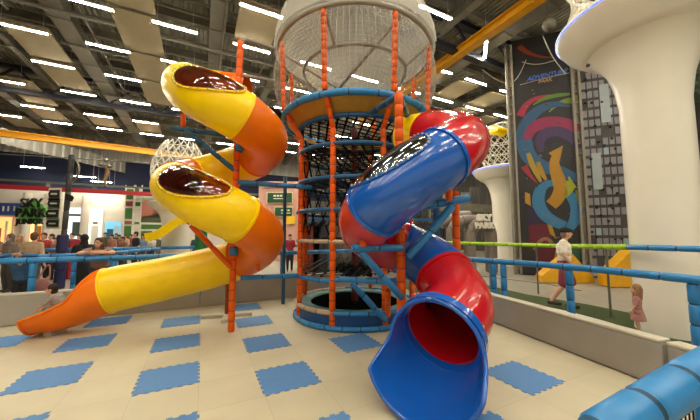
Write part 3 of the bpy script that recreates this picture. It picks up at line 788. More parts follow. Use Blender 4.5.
band([(562, 188), (571, 196), (577, 209), (574, 222), (567, 231)], (4, 5, 15), (66, 150, 206), 7)
band([(541, 189), (548, 183), (557, 184)], (8, 5), (66, 150, 206), 7)
patch([(527, 203), (549, 216), (569, 227), (545, 229), (527, 224)], (54, 40, 78), 6)
patch([(530, 205), (566, 224), (553, 224)], (90, 150, 200), 8)
band([(551, 205), (557, 199), (561, 188), (557, 175), (554, 163), (556, 155)], (10, 6, 13), (222, 160, 30), 9)
patch([(548.5, 153), (563, 145.5), (559.5, 162)], (222, 164, 30), 10)
band([(562, 199), (568, 194), (571, 186)], (1, 7), (196, 206, 40), 9); patch([(569, 176), (577, 188), (564, 186)], (196, 206, 40), 10)
band([(576, 190), (578, 198), (580, 206)], (1, 1, 4), (150, 170, 60), 8)
patch([(525, 192), (530, 194), (531, 206), (525, 203)], (222, 160, 30), 8)
patch([(528, 225), (548, 224), (553, 245), (530, 246)], (128, 28, 52), 7); patch([(547, 224), (552, 226), (556, 238), (550, 234)], (222, 170, 40), 9)
band([(534, 250), (541, 240), (547, 238), (552, 243)], (3, 3), (190, 140, 90), 9)
patch([(566, 246), (580, 243), (580, 268), (566, 268)], (40, 110, 80), 7); patch([(572, 258), (580, 268), (580, 276), (568, 274)], (214, 160, 30), 9)
patch([(536, 250), (560, 246), (563, 266), (534, 268)], (120, 30, 50), 6); patch([(556, 248), (566, 256), (568, 270), (552, 270)], (214, 166, 36), 8)
tu = (MP(565, 70)-MP(527, 79.5)); tu.z = tu.z*1.0
o_ = MP(546.5, 75.2, .02)
lab(text_mesh('ADVENTURE', .245, o_, mx_+V((0, 0, .06)), (0, 0, 1), paint((70, 110, 190)), 'lettering', cl, .01, shear=.25, weight=.006), 'light blue slanted lettering')
lab(text_mesh('PARK', .2, MP(545, 80.8, .02), mx_+V((0, 0, .06)), (0, 0, 1), paint((170, 130, 80)), 'lettering', cl, .01, shear=.2, weight=.004), 'small ochre lettering')
holdc = [(120, 96, 40), (50, 80, 110), (110, 50, 50), (96, 92, 88)]
for i in range(22):
    px = 524+random.random()*54; py = 88+random.random()*160; p = MP(px, py, .0)
    mb = MB(); mb.ball(p, (.05, .05, .035), 7); mb.build('hold', paint(holdc[i % 4]), cl, 60)
for lb, Y, pg in (('yellow foam wedge at the foot of the graffiti board, behind the man', 10.0, [(542, 276), (571, 252), (595, 279)]), ('yellow foam wedge peeking out beside the big white column', 9.2, [(608, 274), (632, 250)])):
    a = [D(x, y, Y) for x, y in pg]; mb = MB(); poly = [V((a[0].x, Y, 0))]+a+[V((a[-1].x, Y, 0))]; mb.prism(poly, (.1, .5, 0)); build_at(mb, 'foam_wedge', mat('yellow vinyl', (222, 164, 20), .45), poly[0], lb, 'foam wedge', None, 20)
# wooden/steel edges
for i, (px, w, rgbm, lb) in enumerate(((516.5, .28, 'beigepole', 'pale grey upright at the far edge of the graffiti climbing board'), (585, .30, 'beigepole', 'pale grey upright between the graffiti board and the tiled board'))):
    p = on_plane(px, 236, m0, mn); mb = MB(); h = MTOP-.2 if i == 0 else MTOP
    for s in (-1, 1): mb.box(V((p.x, p.y, h/2))+mx_*(s*w*.36), (w*.26, .22, h), (mx_, mn, V((0, 0, 1))))
    for k in range(24): mb.box(V((p.x, p.y, h*(k+.5)/24)), (w*.6, .08, .05), (mx_, mn, V((0, 0, 1))))
    mb.box(V((p.x, p.y, h/2))-mn*.06, (w*.7, .03, h), (mx_, mn, V((0, 0, 1))))
    build_at(mb, 'upright', M[rgbm], (p.x, p.y, 0), lb, 'upright', None, 20)
t0, t1 = on_plane(589.4, 236, m0, mn), on_plane(650, 236, m0, mn)
tb = empty('climbing_board', V((t0.x, t0.y, 0)), 'tall charcoal climbing board of white rectangles beside the big white column', 'climbing board', 'tall climbing boards')
W_ = (t1-t0).xy.length; mid = (t0+t1)/2
mb = MB(); mb.box(V((mid.x, mid.y, MTOP*.5))-mn*.1, (W_, .2, MTOP), (mx_, mn, V((0, 0, 1)))); mb.build('board', M['charcoal'], tb, 20)
hm = MTOP; nr_ = 26; nc = 9
mb = MB(); mbp = MB(); gw = W_/nc
for r in range(nr_):
    for c in range(nc):
        if random.random() < .08: continue
        zc = hm*(r+.5)/nr_; big_ = (r*3+c*5) % 17 == 0
        p = V((t0.x, t0.y, 0))+mx_*(gw*(c+.5))+V((0, 0, zc))
        (mbp if big_ else mb).box(p+mn*.01, (gw*.78, .03, hm/nr_*.7), (mx_, mn, V((0, 0, 1))))
mb.build('tile_pattern', paint((126, 122, 126)), tb, 20); mbp.build('tile_pattern', paint((140, 156, 162)), tb, 20)
for pz, pc, ph in ((6.6, .42, 1.5), (4.0, .2, 1.4)):
    mb = MB(); mb.box(V((t0.x, t0.y, pz))+mx_*(W_*pc)+mn*.04, (gw*1.5, .04, ph), (mx_, mn, V((0, 0, 1)))); mb.build('pale_panel', paint((150, 158, 160)), tb, 20)
for i in range(40):
    p = V((t0.x, t0.y, 0))+mx_*(W_*random.random()*.6)+V((0, 0, 1+random.random()*8)); mb = MB(); mb.ball(p+mn*.04, .05, 7); mb.build('hold', M['darkmetal'], tb, 60)

# ------------------------------------------------------------------ ceiling: deck, beams, ducts, panels, LED strips
def deck_mat():
    m = bpy.data.materials.new('corrugated roof deck'); m.use_nodes = True; nt = m.node_tree; b = nt.nodes['Principled BSDF']
    tc = nt.nodes.new('ShaderNodeTexCoord'); mp = nt.nodes.new('ShaderNodeMapping'); mp.inputs['Rotation'].default_value = (0, 0, -AH)
    w = nt.nodes.new('ShaderNodeTexWave'); w.inputs['Scale'].default_value = 1.6; w.bands_direction = 'X'; w.inputs['Distortion'].default_value = .1
    nt.links.new(tc.outputs['Object'], mp.inputs[0]); nt.links.new(mp.outputs[0], w.inputs['Vector'])
    bp = nt.nodes.new('ShaderNodeBump'); bp.inputs['Distance'].default_value = .08; nt.links.new(w.outputs['Fac'], bp.inputs['Height']); nt.links.new(bp.outputs[0], b.inputs['Normal'])
    nz = nt.nodes.new('ShaderNodeTexNoise'); nz.inputs['Scale'].default_value = .8; nz.inputs['Detail'].default_value = 6; nt.links.new(tc.outputs['Object'], nz.inputs['Vector'])
    cr = nt.nodes.new('ShaderNodeValToRGB'); cr.color_ramp.elements[0].color = s2l((142, 141, 128)); cr.color_ramp.elements[1].color = s2l((190, 187, 170)); cr.color_ramp.elements[0].position = .3; cr.color_ramp.elements[1].position = .7
    nt.links.new(nz.outputs['Fac'], cr.inputs[0]); nt.links.new(cr.outputs[0], b.inputs['Base Color']); b.inputs['Roughness'].default_value = .6
    return m
HB = (U(-34, -16, 0), U(40, -16, 0), U(40, 34, 0), U(-34, 34, 0))
CZ = 10.6
mb = MB(); mb.prism([p+V((0, 0, CZ)) for p in HB], (0, 0, .2)); struct(mb.build('ceiling', deck_mat()))
def cbeam(name, a, b, w, h, m, k=None):
    mb = MB(); mb.beam(a, b, w, h); return struct(mb.build(name, M[m], None, 20))
bi = 0
for n in [2.2+2.7*i for i in range(12)]:       # purlins across the hall
    mb = MB(); mb.beam(U(-33, n, 10.3), U(38, n, 10.3), .14, .34); mb.beam(U(-33, n, 10.13), U(38, n, 10.13), .26, .03)
    struct(mb.build('ceiling_beam', M['dark'], None, 20))
for n in (8.2, 20.9):                    # main dark trusses
    mb = MB(); a, b = U(-33, n, 9.0), U(38, n, 9.0)
    mb.beam(a, b, .3, .22); mb.beam(a+V((0, 0, 1.25)), b+V((0, 0, 1.25)), .3, .2)
    k = 56
    for i in range(k):
        p, q = a.lerp(b, i/k), a.lerp(b, (i+1)/k)
        mb.beam(p+V((0, 0, 1.25*(i % 2))), q+V((0, 0, 1.25*(1-i % 2))), .09, .09)
    struct(mb.build('ceiling_beam', M['navy'], None, 20))
for t, w, h, m, z in ((-13.6, .5, .45, 'duct', 9.7), (-4.85, .62, .4, 'duct', 9.6), (.25, .5, .4, 'duct', 9.7), (2.9, .3, .3, 'dark', 9.55), (5.5, .55, .4, 'duct', 9.7), (8.1, .3, .3, 'dark', 9.6), (10.5, .55, .45, 'duct', 9.65), (15.6, .5, .4, 'duct', 9.7), (18.5, .3, .3, 'dark', 9.7), (-7.5, .25, .25, 'dark', 9.7), (-10.3, .5, .4, 'duct', 9.7)):
    mb = MB(); a, b = U(t, -14, z), U(t, 33, z); mb.beam(a, b, w, h)
    for i in range(28):
        p = a.lerp(b, (i+.5)/28); mb.beam(p-NX*.03, p+NX*.03, w+.06, h+.06)
        mb.beam(p+TX*w*.5, p+TX*w*.5+V((0, 0, CZ-z)), .02, .02); mb.beam(p-TX*w*.5, p-TX*w*.5+V((0, 0, CZ-z)), .02, .02)
    struct(mb.build('ceiling_duct_beam', M[m], None, 20))
rnd = random.Random(3)
for i in range(34):                    # thin pipes and trays across
    n = 4+i*.82+rnd.uniform(-.2, .2); z = rnd.choice((9.35, 9.5, 9.9, 10.0)); t0_ = rnd.uniform(-32, -6); t1_ = t0_+rnd.uniform(8, 34); mb = MB(); mb.sweep([U(t0_, n, z), U(t1_, n, z)], rnd.choice((.025, .04, .06)), 8)
    for k in range(12):
        p = U(t0_+(t1_-t0_)*k/11, n, z); mb.sweep([p, p+V((0, 0, CZ-z))], .008, 4)
    struct(mb.build('ceiling_pipe_beam', M['duct' if i % 3 else 'dark'], None, 60))
for i in range(16):
    t = -16+i*2.3+rnd.uniform(-.7, .7); n0 = rnd.uniform(3, 18); n1 = n0+rnd.uniform(6, 14); mb = MB(); mb.sweep([U(t, n0, 9.45), U(t, n1, 9.45)], .05, 8); struct(mb.build('ceiling_pipe_beam', M['dark'], None, 60))
# crane beams
mb = MB()
for z, w in ((9.0, .34), (8.72, .34)): mb.beam(U(9.05-.1, 3, z), U(9.05-.1, 16.5, z), w, .05)
mb.beam(U(8.95, 3, 8.86), U(8.95, 16.5, 8.86), .1, .3)
build_at(mb, 'crane_beam', M['crane'], U(8.95, 10, 8.86), 'yellow crane beam under the ceiling, above the red elbow', 'crane beam', None, 20)
mb = MB(); 
ka, kb_ = G(0, 133, 7.45), G(150, 152, 7.45); ka, kb_ = ka-(kb_-ka)*.5, kb_+(kb_-ka)*.9
for z in (.17, -.17): mb.beam(ka+V((0, 0, z)), kb_+V((0, 0, z)), .32, .05)
mb.beam(ka, kb_, .1, .32)
build_at(mb, 'crane_beam', M['crane'], ka, 'long yellow crane beam across the far end of the hall', 'crane beam', None, 20)
# acoustic panels
PAN = [(-8.85, 23.1, 25.8), (-6.05, 14.3, 16.7), (-6.1, 16.9, 19.6), (-6.15, 23.3, 25.7), (-2.35, 6.8, 9.2), (-2.35, 9.4, 11.6), (-2.35, 11.8, 14.3), (-2.35, 14.5, 16.8), (-2.35, 17, 19.8), (-3.6, 23.4, 25.8), (1.54, 9.5, 11.7), (1.54, 17.0, 19.8),
       (4.25, 12, 14.3), (9.4, 9.9, 12.0), (11.75, 10.0, 11.95), (14.2, 10.1, 12.0), (14.2, 12.3, 14.6), (16.6, 12.4, 14.6), (6.7, 14.5, 16.8), (11.8, 14.4, 16.8), (-11.2, 25.9, 28.5), (-8.5, 19.7, 22.9)]
colname = lambda t: 'row of lights'
for i, (t, a, b) in enumerate(sorted(PAN)):
    mb = MB(); mb.box(U(t, (a+b)/2, 9.2), (1.36, b-a, .06), (TX, NX, V((0, 0, 1))))
    near = sum(1 for q in PAN if q[0] == t and q[1] < a)
    cols = sorted(set(q[0] for q in PAN)); 
    build_at(mb, 'ceiling_panel', M['panel'], U(t, (a+b)/2, 9.2), 'beige acoustic ceiling panel, %s from the camera in the %s lengthwise line from the left' % (ORD[near], ORD[cols.index(t)]) if cols.index(t) < 16 else 'beige acoustic ceiling panel', 'ceiling panel', 'beige ceiling panels', 20)
# LED strips (measured grid)
LT = [-8.8, -6.05, -3.57, -1.1, 1.54, 4.25, 6.75, 9.4, 11.7, 14.2, 16.6]
LN = [-4.5, -1.5, 1.5, 4.4, 7.0, 9.55, 11.75, 14.3, 16.85, 19.8, 23.1, 25.8]
SKIP = {(-3.57, 7.0), (-6.05, 7.0), (-6.05, 9.55), (-6.05, 11.75), (-8.8, 16.85), (-8.8, 14.3), (9.4, 7.0), (6.75, 9.55), (4.25, 7.0), (4.25, 9.55), (14.2, 7.0), (11.7, 7.0), (16.6, 9.55), (16.6, 7.0), (16.6, 4.4), (-1.1, 7.0), (-1.1, 9.55), (-8.8, 7.0), (-8.8, 9.55), (-8.8, 11.75), (14.2, 4.4),
        (1.54, 7.0), (11.7, 4.4), (9.4, 4.4), (-3.57, 9.55), (6.75, 4.4)}
hb = MB(); hb.box((0, 0, .05), (1.4, .115, .06)); hb.sweep([(-.55, 0, .07), (-.55, 0, 1.55)], .006, 4); hb.sweep([(.55, 0, .07), (.55, 0, 1.55)], .006, 4); hme = hb.mesh('light_housing', M['whitepaint'], 20)
db = MB(); db.box((0, 0, .012), (1.38, .09, .016)); dme = db.mesh('diffuser', M['led'], 20)
def led(p, rot, label):
    e = empty('ceiling_light', p, label, 'ceiling light', 'LED strip lights under the ceiling'); e.rotation_euler = (0, 0, rot)
    for nm, me in (('housing', hme), ('diffuser', dme)):
        o = bpy.data.objects.new(nm, me); C.objects.link(o); o.parent = e
for i, t in enumerate(LT):
    col_ = [n for n in LN if (t, n) not in SKIP]
    for j, n in enumerate(col_): led(U(t, n, 9.0), AH, 'white LED strip light, %s along in the %s lengthwise ceiling row from the left' % (ORD[j], ORD[i]))
for (px, py, z) in ((485.6, 49, 9.0),): led(G(px, py, z), math.radians(68), 'white LED strip turned lengthwise, alone above the graffiti board')
led(U(-11.2, 25.65, 9.0), AH, 'white LED strip at the far edge of the ceiling, leftmost of all'); led(U(-8.42, 19.57, 9.05), AH, 'white LED strip beside the dark truss, near the edge of the picture')  if False else None
for k, (px, py) in enumerate(((33, 167.5), (85, 177), (101, 182), (106, 186.5))):
    led(on_plane(px, py, U(0, 31.6, 0), NX), AH, 'white LED strip before the navy wall, %s from the left' % ORD[k])

# ------------------------------------------------------------------ hall walls
WN = 33.0
def WPt(px, py, n=WN): return on_plane(px, py, U(0, n, 0), NX)
def zAt(px, py, n=WN): return WPt(px, py, n).z
def slab(t0, t1, z0, z1, m, name, n=WN, th=.1, par=None, st=False):
    mb = MB(); mb.box(U((t0+t1)/2, n-th/2, (z0+z1)/2), (t1-t0, th, z1-z0), (TX, NX, V((0, 0, 1))))
    o = mb.build(name, m, par, 20)
    return struct(o) if st else o
def wr(px0, py0, px1, py1, m, name, n=WN, th=.1, par=None):
    q = (px0+px1)/2; a, b = WPt(px0, 236, n), WPt(px1, 236, n)
    return slab(a.dot(TX), b.dot(TX), zAt(q, py1, n), zAt(q, py0, n), m, name, n, th, par)
slab(-34, 5, -.02, 5.55, M['offwhite'], 'wall_back', WN+.2, .2, st=True)
slab(-34, 40, 5.5, 8.3, M['navywall'], 'wall_back_upper', WN+.6, .2, st=True)
slab(5, 40, -.02, 5.55, paint((92, 82, 74)), 'wall_back_dark', WN+.2, .2, st=True)
def corr(name, a, b, z0, z1, m, step=.35, nrm=None):
    d = (b-a).normalized(); nrm = nrm or V((d.y, -d.x, 0)); L = (b-a).length; k = int(L/step); pts = []
    for i in range(k):
        x = L*i/k; w = L/k
        pts += [a+d*x, a+d*(x+w*.35), a+d*(x+w*.5)+nrm*.09, a+d*(x+w*.85)+nrm*.09]
    pts.append(b); mb = MB(); n = len(pts)
    mb.add([p+V((0, 0, z0)) for p in pts]+[p+V((0, 0, z1)) for p in pts], [(i, i+1, n+i+1, n+i) for i in range(n-1)])
    return struct(mb.build(name, m, None, 20))
corr('wall_back_cladding', U(-34, WN-.1, 0), U(40, WN-.1, 0), 8.2, 10.6, mat('pale corrugated cladding', (170, 166, 156), .5, metal=.2, var=.06), .5, -NX)
corr('wall_bulkhead', V((-22.6, 11, 0)), V((-20.8, 27.3, 0)), 7.25, 8.25, MATS['pale corrugated cladding'], .6, V((1, 0, 0)))
corr('wall_right', U(24.5, 34, 0), U(24.5, -16, 0), -.02, 10.6, mat('dark corrugated cladding', (84, 80, 76), .5, metal=.2, var=.1), .5, -TX)
mb = MB(); mb.box(U(-34, 9, 5.3), (.2, 50, 10.6), (TX, NX, V((0, 0, 1)))); struct(mb.build('wall_left', M['offwhite'], None, 20))
mb = MB(); mb.beam(U(-34, 30.2, 5.05), U(6, 30.2, 5.05), .3, .32); struct(mb.build('trim_2', M['redbeam'], None, 20))
mb = MB(); mb.beam(U(-34, 30.2, 5.55), U(6, 30.2, 5.55), .2, .14)
for i in range(14): mb.beam(U(-33+2.8*i, 30.2, 5.2), U(-33+2.8*i, 30.2, 5.5), .14, .3)
struct(mb.build('trim_3', paint((92, 104, 92)), None, 20))
# shop fronts along the far wall
def shop(px0, py0, px1, py1, back, e, label, cat='shop window', n=WN-.02, items=None):
    a = WPt((px0+px1)/2, 250, n); root = empty('shop', V((a.x, a.y, 0)), label, cat)
    wr(px0, py0, px1, py1, glow(back, e), 'lit_interior', n, .06, root)
    for x in (px0, px1): wr(x-.5, py0, x+.5, py1, M['whitepaint'], 'frame', n-.06, .12, root)
    for (x0, y0, x1, y1, c) in items or []: wr(x0, y0, x1, y1, paint(c), 'display', n-.07, .1, root)
    return root
shop(-8, 217, 12, 252, (255, 168, 96), 1.0, 'warm orange lit shop front at the far left edge', items=[(-4, 228, 1, 250, (150, 90, 60)), (5, 221, 7, 250, (240, 230, 215))])
shop(29, 224, 46, 252, (250, 190, 120), 1.1, 'amber lit shop doorway behind the sign lettering', items=[(35, 226, 41, 250, (200, 130, 60))])
shop(66, 208, 83, 250, (214, 222, 222), .75, 'bright white shop window beside the arrow signpost', items=[(72, 222, 81, 236, (74, 84, 82)), (67, 214, 81, 216, (40, 40, 40))])
shop(85, 208, 102, 250, (236, 226, 206), .7, 'cream lit shop window right of the white pillar', items=[(91, 226, 98, 246, (222, 218, 210)), (92, 222, 97, 224, (60, 60, 60))])
shop(104, 222, 121, 248, (96, 160, 190), .8, 'pale blue lit shop window beside the green ladder frame', items=[(107, 229, 113, 246, (40, 92, 120)), (114, 226, 119, 240, (180, 210, 220))])
o = empty('shop_banner', WPt(12, 212, WN-.3), 'navy blue banner with white marks above the orange shop', 'banner')
wr(-6, 203, 20, 215, paint((44, 70, 140)), 'board', WN-.3, .08, o)
for x in (0, 5, 11): wr(x, 206, x+1.6, 211, M['whitepaint'], 'white_mark', WN-.4, .03, o)
for px in (24.5, 46, 83.5):
    a = WPt(px, 236, WN-.4); mb = MB(); mb.sweep([V((a.x, a.y, 0)), V((a.x, a.y, 4.9))], .28, 14); o = mb.build('pillar', M['offwhite']); struct(o)
# green ladder frame and hill picture
lf = empty('turf_ladder', WPt(130, 250, WN-1.2)*1, 'tall white ladder frame with green turf squares at the far wall', 'frame'); lf.location.z = 0
wr(123, 187, 140, 250, M['whitepaint'], 'back_board', WN-.9, .05, lf)
for i, (y0, y1) in enumerate(((189, 199), (201, 206), (208, 219), (221, 224), (226, 240))):
    wr(124, y0, 131, y1, paint((58, 110, 36)) if i % 2 == 0 else paint((150, 70, 66)), 'turf_square', WN-1.0, .08, lf)
    wr(133, y0+1, 138.5, y1, paint((58, 110, 36)) if i % 2 else M['offwhite'], 'turf_square', WN-1.0, .08, lf)
for px in (123, 131.8, 133, 139.5): wr(px-.5, 185, px+.5, 252, M['whitepaint'], 'upright', WN-1.1, .12, lf)
hp = empty('wall_picture', WPt(150, 210, WN-.3), 'large picture of pink rocky peaks on the far wall', 'picture')
wr(139, 198, 168, 222, paint((160, 176, 150)), 'print', WN-.3, .05, hp)
q = lambda x, y: WPt(x, y, WN-.4)
for pts, c in (([(140, 214), (143, 202), (147, 199), (151, 206), (155, 212), (156, 218), (140, 218)], (206, 132, 112)), ([(150, 218), (156, 206), (160, 201), (166, 208), (168, 218)], (186, 120, 100)), ([(139, 222), (139, 214), (146, 216), (156, 213), (168, 217), (168, 222)], (84, 96, 60))):
    mb = MB(); mb.prism([q(*p) for p in pts], NX*.03); mb.build('peak', paint(c), hp, 20)
gb = empty('green_counter', WPt(152, 250, WN-.8), 'green turf counter with white frame under the peaks picture', 'counter'); gb.location.z = 0
wr(139, 223, 163, 252, M['whitepaint'], 'frame', WN-.7, .1, gb); wr(141, 224.5, 162, 229, paint((62, 112, 40)), 'turf_band', WN-.8, .06, gb); wr(141, 231, 152, 240, paint((62, 112, 40)), 'turf_band', WN-.8, .06, gb)
# pinkish wall block with green boards, seen through the tower's left side
kb = empty('kiosk', D(283, 250, 18)*1, 'pinkish kiosk wall with dark green sign boards, seen between the slides', 'kiosk'); kb.location.z = 0
def kr(px0, py0, px1, py1, m, name, Y=18, th=.1, par=None):
    a, b = D(px0, py1, Y), D(px1, py0, Y); mb = MB(); mb.box(((a.x+b.x)/2, Y, (a.z+b.z)/2), (b.x-a.x, th, b.z-a.z)); return mb.build(name, m, par, 20)
kr(258, 182, 300, 262, paint((206, 156, 138)), 'wall_board', 18.4, .4, kb)
kr(262, 184, 286, 187, M['offwhite'], 'white_band', 18.1, .1, kb)
for (x0, y0, x1, y1) in ((267.5, 193, 292, 202.5), (275, 207.5, 292, 216)):
    f = kr(x0-1, y0-1, x1+1, y1+1, paint((222, 206, 160)), 'sign_border', 18.12, .06, kb); kr(x0, y0, x1, y1, paint((22, 74, 44)), 'sign_board', 18.06, .06, f)
    for k in range(3): kr(x0+6+k*3.2, y0+2, x0+8.4+k*3.2, y0+3.6, M['whitepaint'], 'sign_mark', 18.02, .02, f)
    kr(x0+6, y0+5.2, x0+16, y0+6, M['whitepaint'], 'sign_mark', 18.02, .02, f)
kr(286, 216, 295, 224, paint((236, 190, 30)), 'yellow_panel', 18.1, .1, kb)
kr(262, 224, 276, 262, M['offwhite'], 'doorway', 18.1, .1, kb)
# centre back: dark net play frame behind the tower
nb = empty('net_playground', D(372, 250, 12)*1, 'dark multi-level net play frame standing behind the round tower', 'play frame'); nb.location.z = 0
for px in (304, 330, 357, 384, 412, 438):
    p = D(px, 240, 12); mb = MB(); mb.sweep([V((p.x, p.y, 0)), V((p.x, p.y, 6.2))], .05, 8); mb.build('post', M['dark'], nb)
for z in (.9, 2.2, 3.4, 4.6, 5.9):
    a, b = D(300, 240, 12), D(444, 240, 12); mb = MB(); mb.beam(V((a.x, 12, z)), V((b.x, 12, z)), .1, .12); mb.build('level_bar', M['dark' if z != 2.2 else 'pad_teal'], nb)
mb = MB(); a, b = D(300, 240, 12).x, D(444, 240, 12).x
for d in (1, -1):
    for i in range(16):
        x = a+(b-a)*i/16; 
        mb.beam(V((x, 12.1, .3)), V((min(b, max(a, x+d*1.8)), 12.1, 6.1)), .02, .02)
mb.build('net', M['black'], nb, 20)
mb = MB(); mb.box(((a+b)/2, 13.3, 1.05), (b-a, .2, 2.1)); mb.build('back_board', mat('dark board', (46, 42, 40), .7, var=.3, scale=1.2), nb, 20)
for i, (px, rgb) in enumerate(((312, (150, 60, 50)), (322, (60, 60, 66)), (344, (120, 110, 100)))):
    p = D(px, 240, 12.9); mb = MB(); mb.box((p.x, 12.9, 1.0), (.7, .5, 2.0)); mb.build('cabinet', paint(rgb), nb, 20)
# right: grey tube arch with sign
ar = empty('tube_arch', D(480, 250, 13)*1, 'grey padded tube arch with white lettering, beyond the lime railing', 'arch'); ar.location.z = 0
for pts in ([(452, 250, 13), (452, 233, 13), (456, 223, 13), (465, 220, 13), (476, 221, 13)], [(470, 250, 12.8), (470, 234, 12.8), (474, 225, 12.8), (482, 222, 12.8), (489, 226, 12.8), (491, 236, 12.8), (491, 252, 12.8)], [(440, 224, 13.4), (456, 217, 13.4), (470, 216, 13.4)]):
    P = catmull([D(*p) for p in pts], .12); P[0].z = 0 if pts[0][1] > 240 else P[0].z; P[-1].z = 0 if pts[-1][1] > 240 else P[-1].z; mb = MB(); mb.foam(P, .25, .6, 14); mb.build('tube', mat('grey inflatable', (128, 116, 108), .5, var=.06), ar, 60)
p = D(484.5, 221.5, 12.45)
text_mesh('SKY', .36, p+V((0, 0, .16)), (1, 0, 0), (0, 0, 1), M['whitepaint'], 'lettering', ar, .03, weight=.025)
text_mesh('PARK', .33, p+V((0, 0, -.18)), (1, 0, 0), (0, 0, 1), M['whitepaint'], 'lettering', ar, .03, weight=.02)
for i, (px, w, rgb, z0, z1) in enumerate(((448, .5, (140, 132, 122), 2.4, 4.6), (458, .5, (60, 56, 52), 2.4, 4.6), (466, .7, (128, 122, 112), 2.6, 4.4), (476, .6, (90, 84, 78), 2.2, 4.8), (445, 1.2, (52, 48, 46), .5, 2.2))):
    p = D(px, 236, 19+i*.3); mb = MB()
    for k in range(5): mb.box((p.x+(k-2)*w*.2, p.y, (z0+z1)/2), (w*.13, .15, z1-z0))
    mb.box((p.x, p.y+.1, (z0+z1)/2), (w, .05, z1-z0)); mb.sweep([(p.x, p.y+.2, 0), (p.x, p.y+.2, z0+.1)], .05, 6)
    build_at(mb, 'slatted_screen', paint(rgb), (p.x, p.y, 0), 'grey slatted screen behind the tube arch, %s of five' % ORD[i], 'screen', 'slatted screens behind the tube arch', 20)
mb = MB(); a, b = D(430, 206, 18), D(512, 210, 18); mb.beam(a, b, .2, .5); a2, b2 = D(430, 214, 18), D(512, 216, 18); mb.beam(a2, b2, .2, .12)
for k in range(16):
    p, q2_ = a.lerp(b, k/15), a2.lerp(b2, k/15); mb.beam(p, q2_, .05, .05)
mb.beam(V((a.x, a.y, 0)), a, .1, .1); mb.beam(V((b.x, b.y, 0)), b, .1, .1)
build_at(mb, 'gantry', M['dark'], (a.x, a.y, 0), 'dark steel gantry behind the tube arch and distant column', 'gantry', None, 20)
# ropes hanging in front of the mural
for k, pts in enumerate(([(543, 36, 9), (553, 58, 8.8), (566, 74, 8.6)], [(522, 62, 9.5), (536, 66, 9.2), (556, 60, 9)], [(520, 85, 9.5), (545, 78, 9), (569, 73, 8.6)], [(482, 70, 10), (512, 86, 9.6), (526, 60, 9.4)])):
    mb = MB(); mb.sweep(catmull([D(*p) for p in pts], .15), .014, 5); o = build_at(mb, 'rope', M['grey_pipe'], D(*pts[0]), 'grey rope slung before the graffiti board, %s from the top' % ORD[k], 'rope', 'slack ropes near the ceiling')
# black speaker-like fitting near mural top
p = D(548, 24, 9); mb = MB(); mb.capsule(p, p+V((.25, .3, .2)), .16, .2, 14); mb.sweep([p, p+V((0, 0, .9))], .02, 6); build_at(mb, 'projector', M['dark'], p, 'dark round fitting hanging beside the top of the graffiti board', 'fitting')

# ------------------------------------------------------------------ signs at the left
sy = 8.2; sp_ = D(32, 250, sy); sr = empty('lettered_sign', V((sp_.x, sp_.y, 0)), 'green and black SKY PARK JUNIOR sign on a pole', 'sign')
mb = MB(); mb.sweep([V((sp_.x, sp_.y+.05, 0)), V((sp_.x, sp_.y+.05, D(31, 212, sy).z))], .03, 8); mb.build('pole', M['grey_pipe'], sr)
ce = D(31, 212, sy); mb = MB(); poly = []
for i in range(40):
    a = 2*PI*i/40; r = .33*(1+.08*math.sin(5*a)+.05*math.sin(11*a)); poly.append(ce+V((r*1.15*math.cos(a), .0, r*math.sin(a))))
mb.prism(poly, (0, .05, 0)); lab(mb.build('backing', paint((96, 170, 70)), sr, 20), 'leafy green backing shape')
for s_, z, sz in (('SKY', .24, .36), ('PARK', -.03, .35), ('JUNIOR', -.27, .22)):
    lab(text_mesh(s_, sz, D(30.5, 212, sy-.04)+V((0, 0, z)), (1, 0, 0), (0, 0, 1), paint((14, 14, 14)), 'lettering', sr, .02, weight=.004), 'black lettering')
dy = 9.0; dp = D(62, 250, dy); dr = empty('arrow_signpost', V((dp.x, dp.y, 0)), 'dark pole carrying stacked black arrow signs on white boards', 'signpost')
tz = D(66, 155, dy); tz = V((dp.x+.07, dp.y, tz.z))
mb = MB(); mb.foam([V((dp.x, dp.y, 0)), tz], .07, .6, 10); mb.build('pole', mat('dark pole', (58, 56, 58), .5), dr, 60)
mb = MB(); P = catmull([tz, tz+V((.25, 0, -.35)), tz+V((.22, 0, -.7)), tz+V((-.05, 0, -.95))], .05); mb.sweep(P, .03, 8); mb.build('hoop', M['steel'], dr, 60)
mb = MB(); mb.foam([V((dp.x, dp.y, .0)), V((dp.x, dp.y, 1.6))], .14, .5, 12); lab(mb.build('pole_pad', mat('navy pad', (34, 38, 84), .5), dr, 60), 'navy padded sleeve')
for (x0, y0, x1, y1) in ((48.5, 190, 60, 198), (47.5, 200, 60, 207), (45.5, 209.5, 59, 217.5), (46, 220, 59, 227)):
    Y = dy-.12; a, b = D(x0, y1, Y), D(x1, y0, Y); c = (a+b)/2; w, h = b.x-a.x, b.z-a.z
    mb = MB(); mb.box((c.x, Y+.02, c.z), (w*1.12, .03, h*1.5)); f = lab(mb.build('white_board', M['whitepaint'], dr, 20), 'white backing board')
    mb = MB(); mb.prism([V((c.x-w/2, Y, c.z)), V((c.x-w*.38, Y, c.z-h/2)), V((c.x+w/2, Y, c.z-h/2)), V((c.x+w/2, Y, c.z+h/2)), V((c.x-w*.38, Y, c.z+h/2))], (0, -.02, 0)); mb.build('arrow_plate', paint((30, 28, 28)), f, 20)
    mb = MB(); mb.box((c.x+w*.05, Y-.03, c.z), (w*.55, .01, h*.2)); mb.build('sign_mark', M['offwhite'], f, 20)
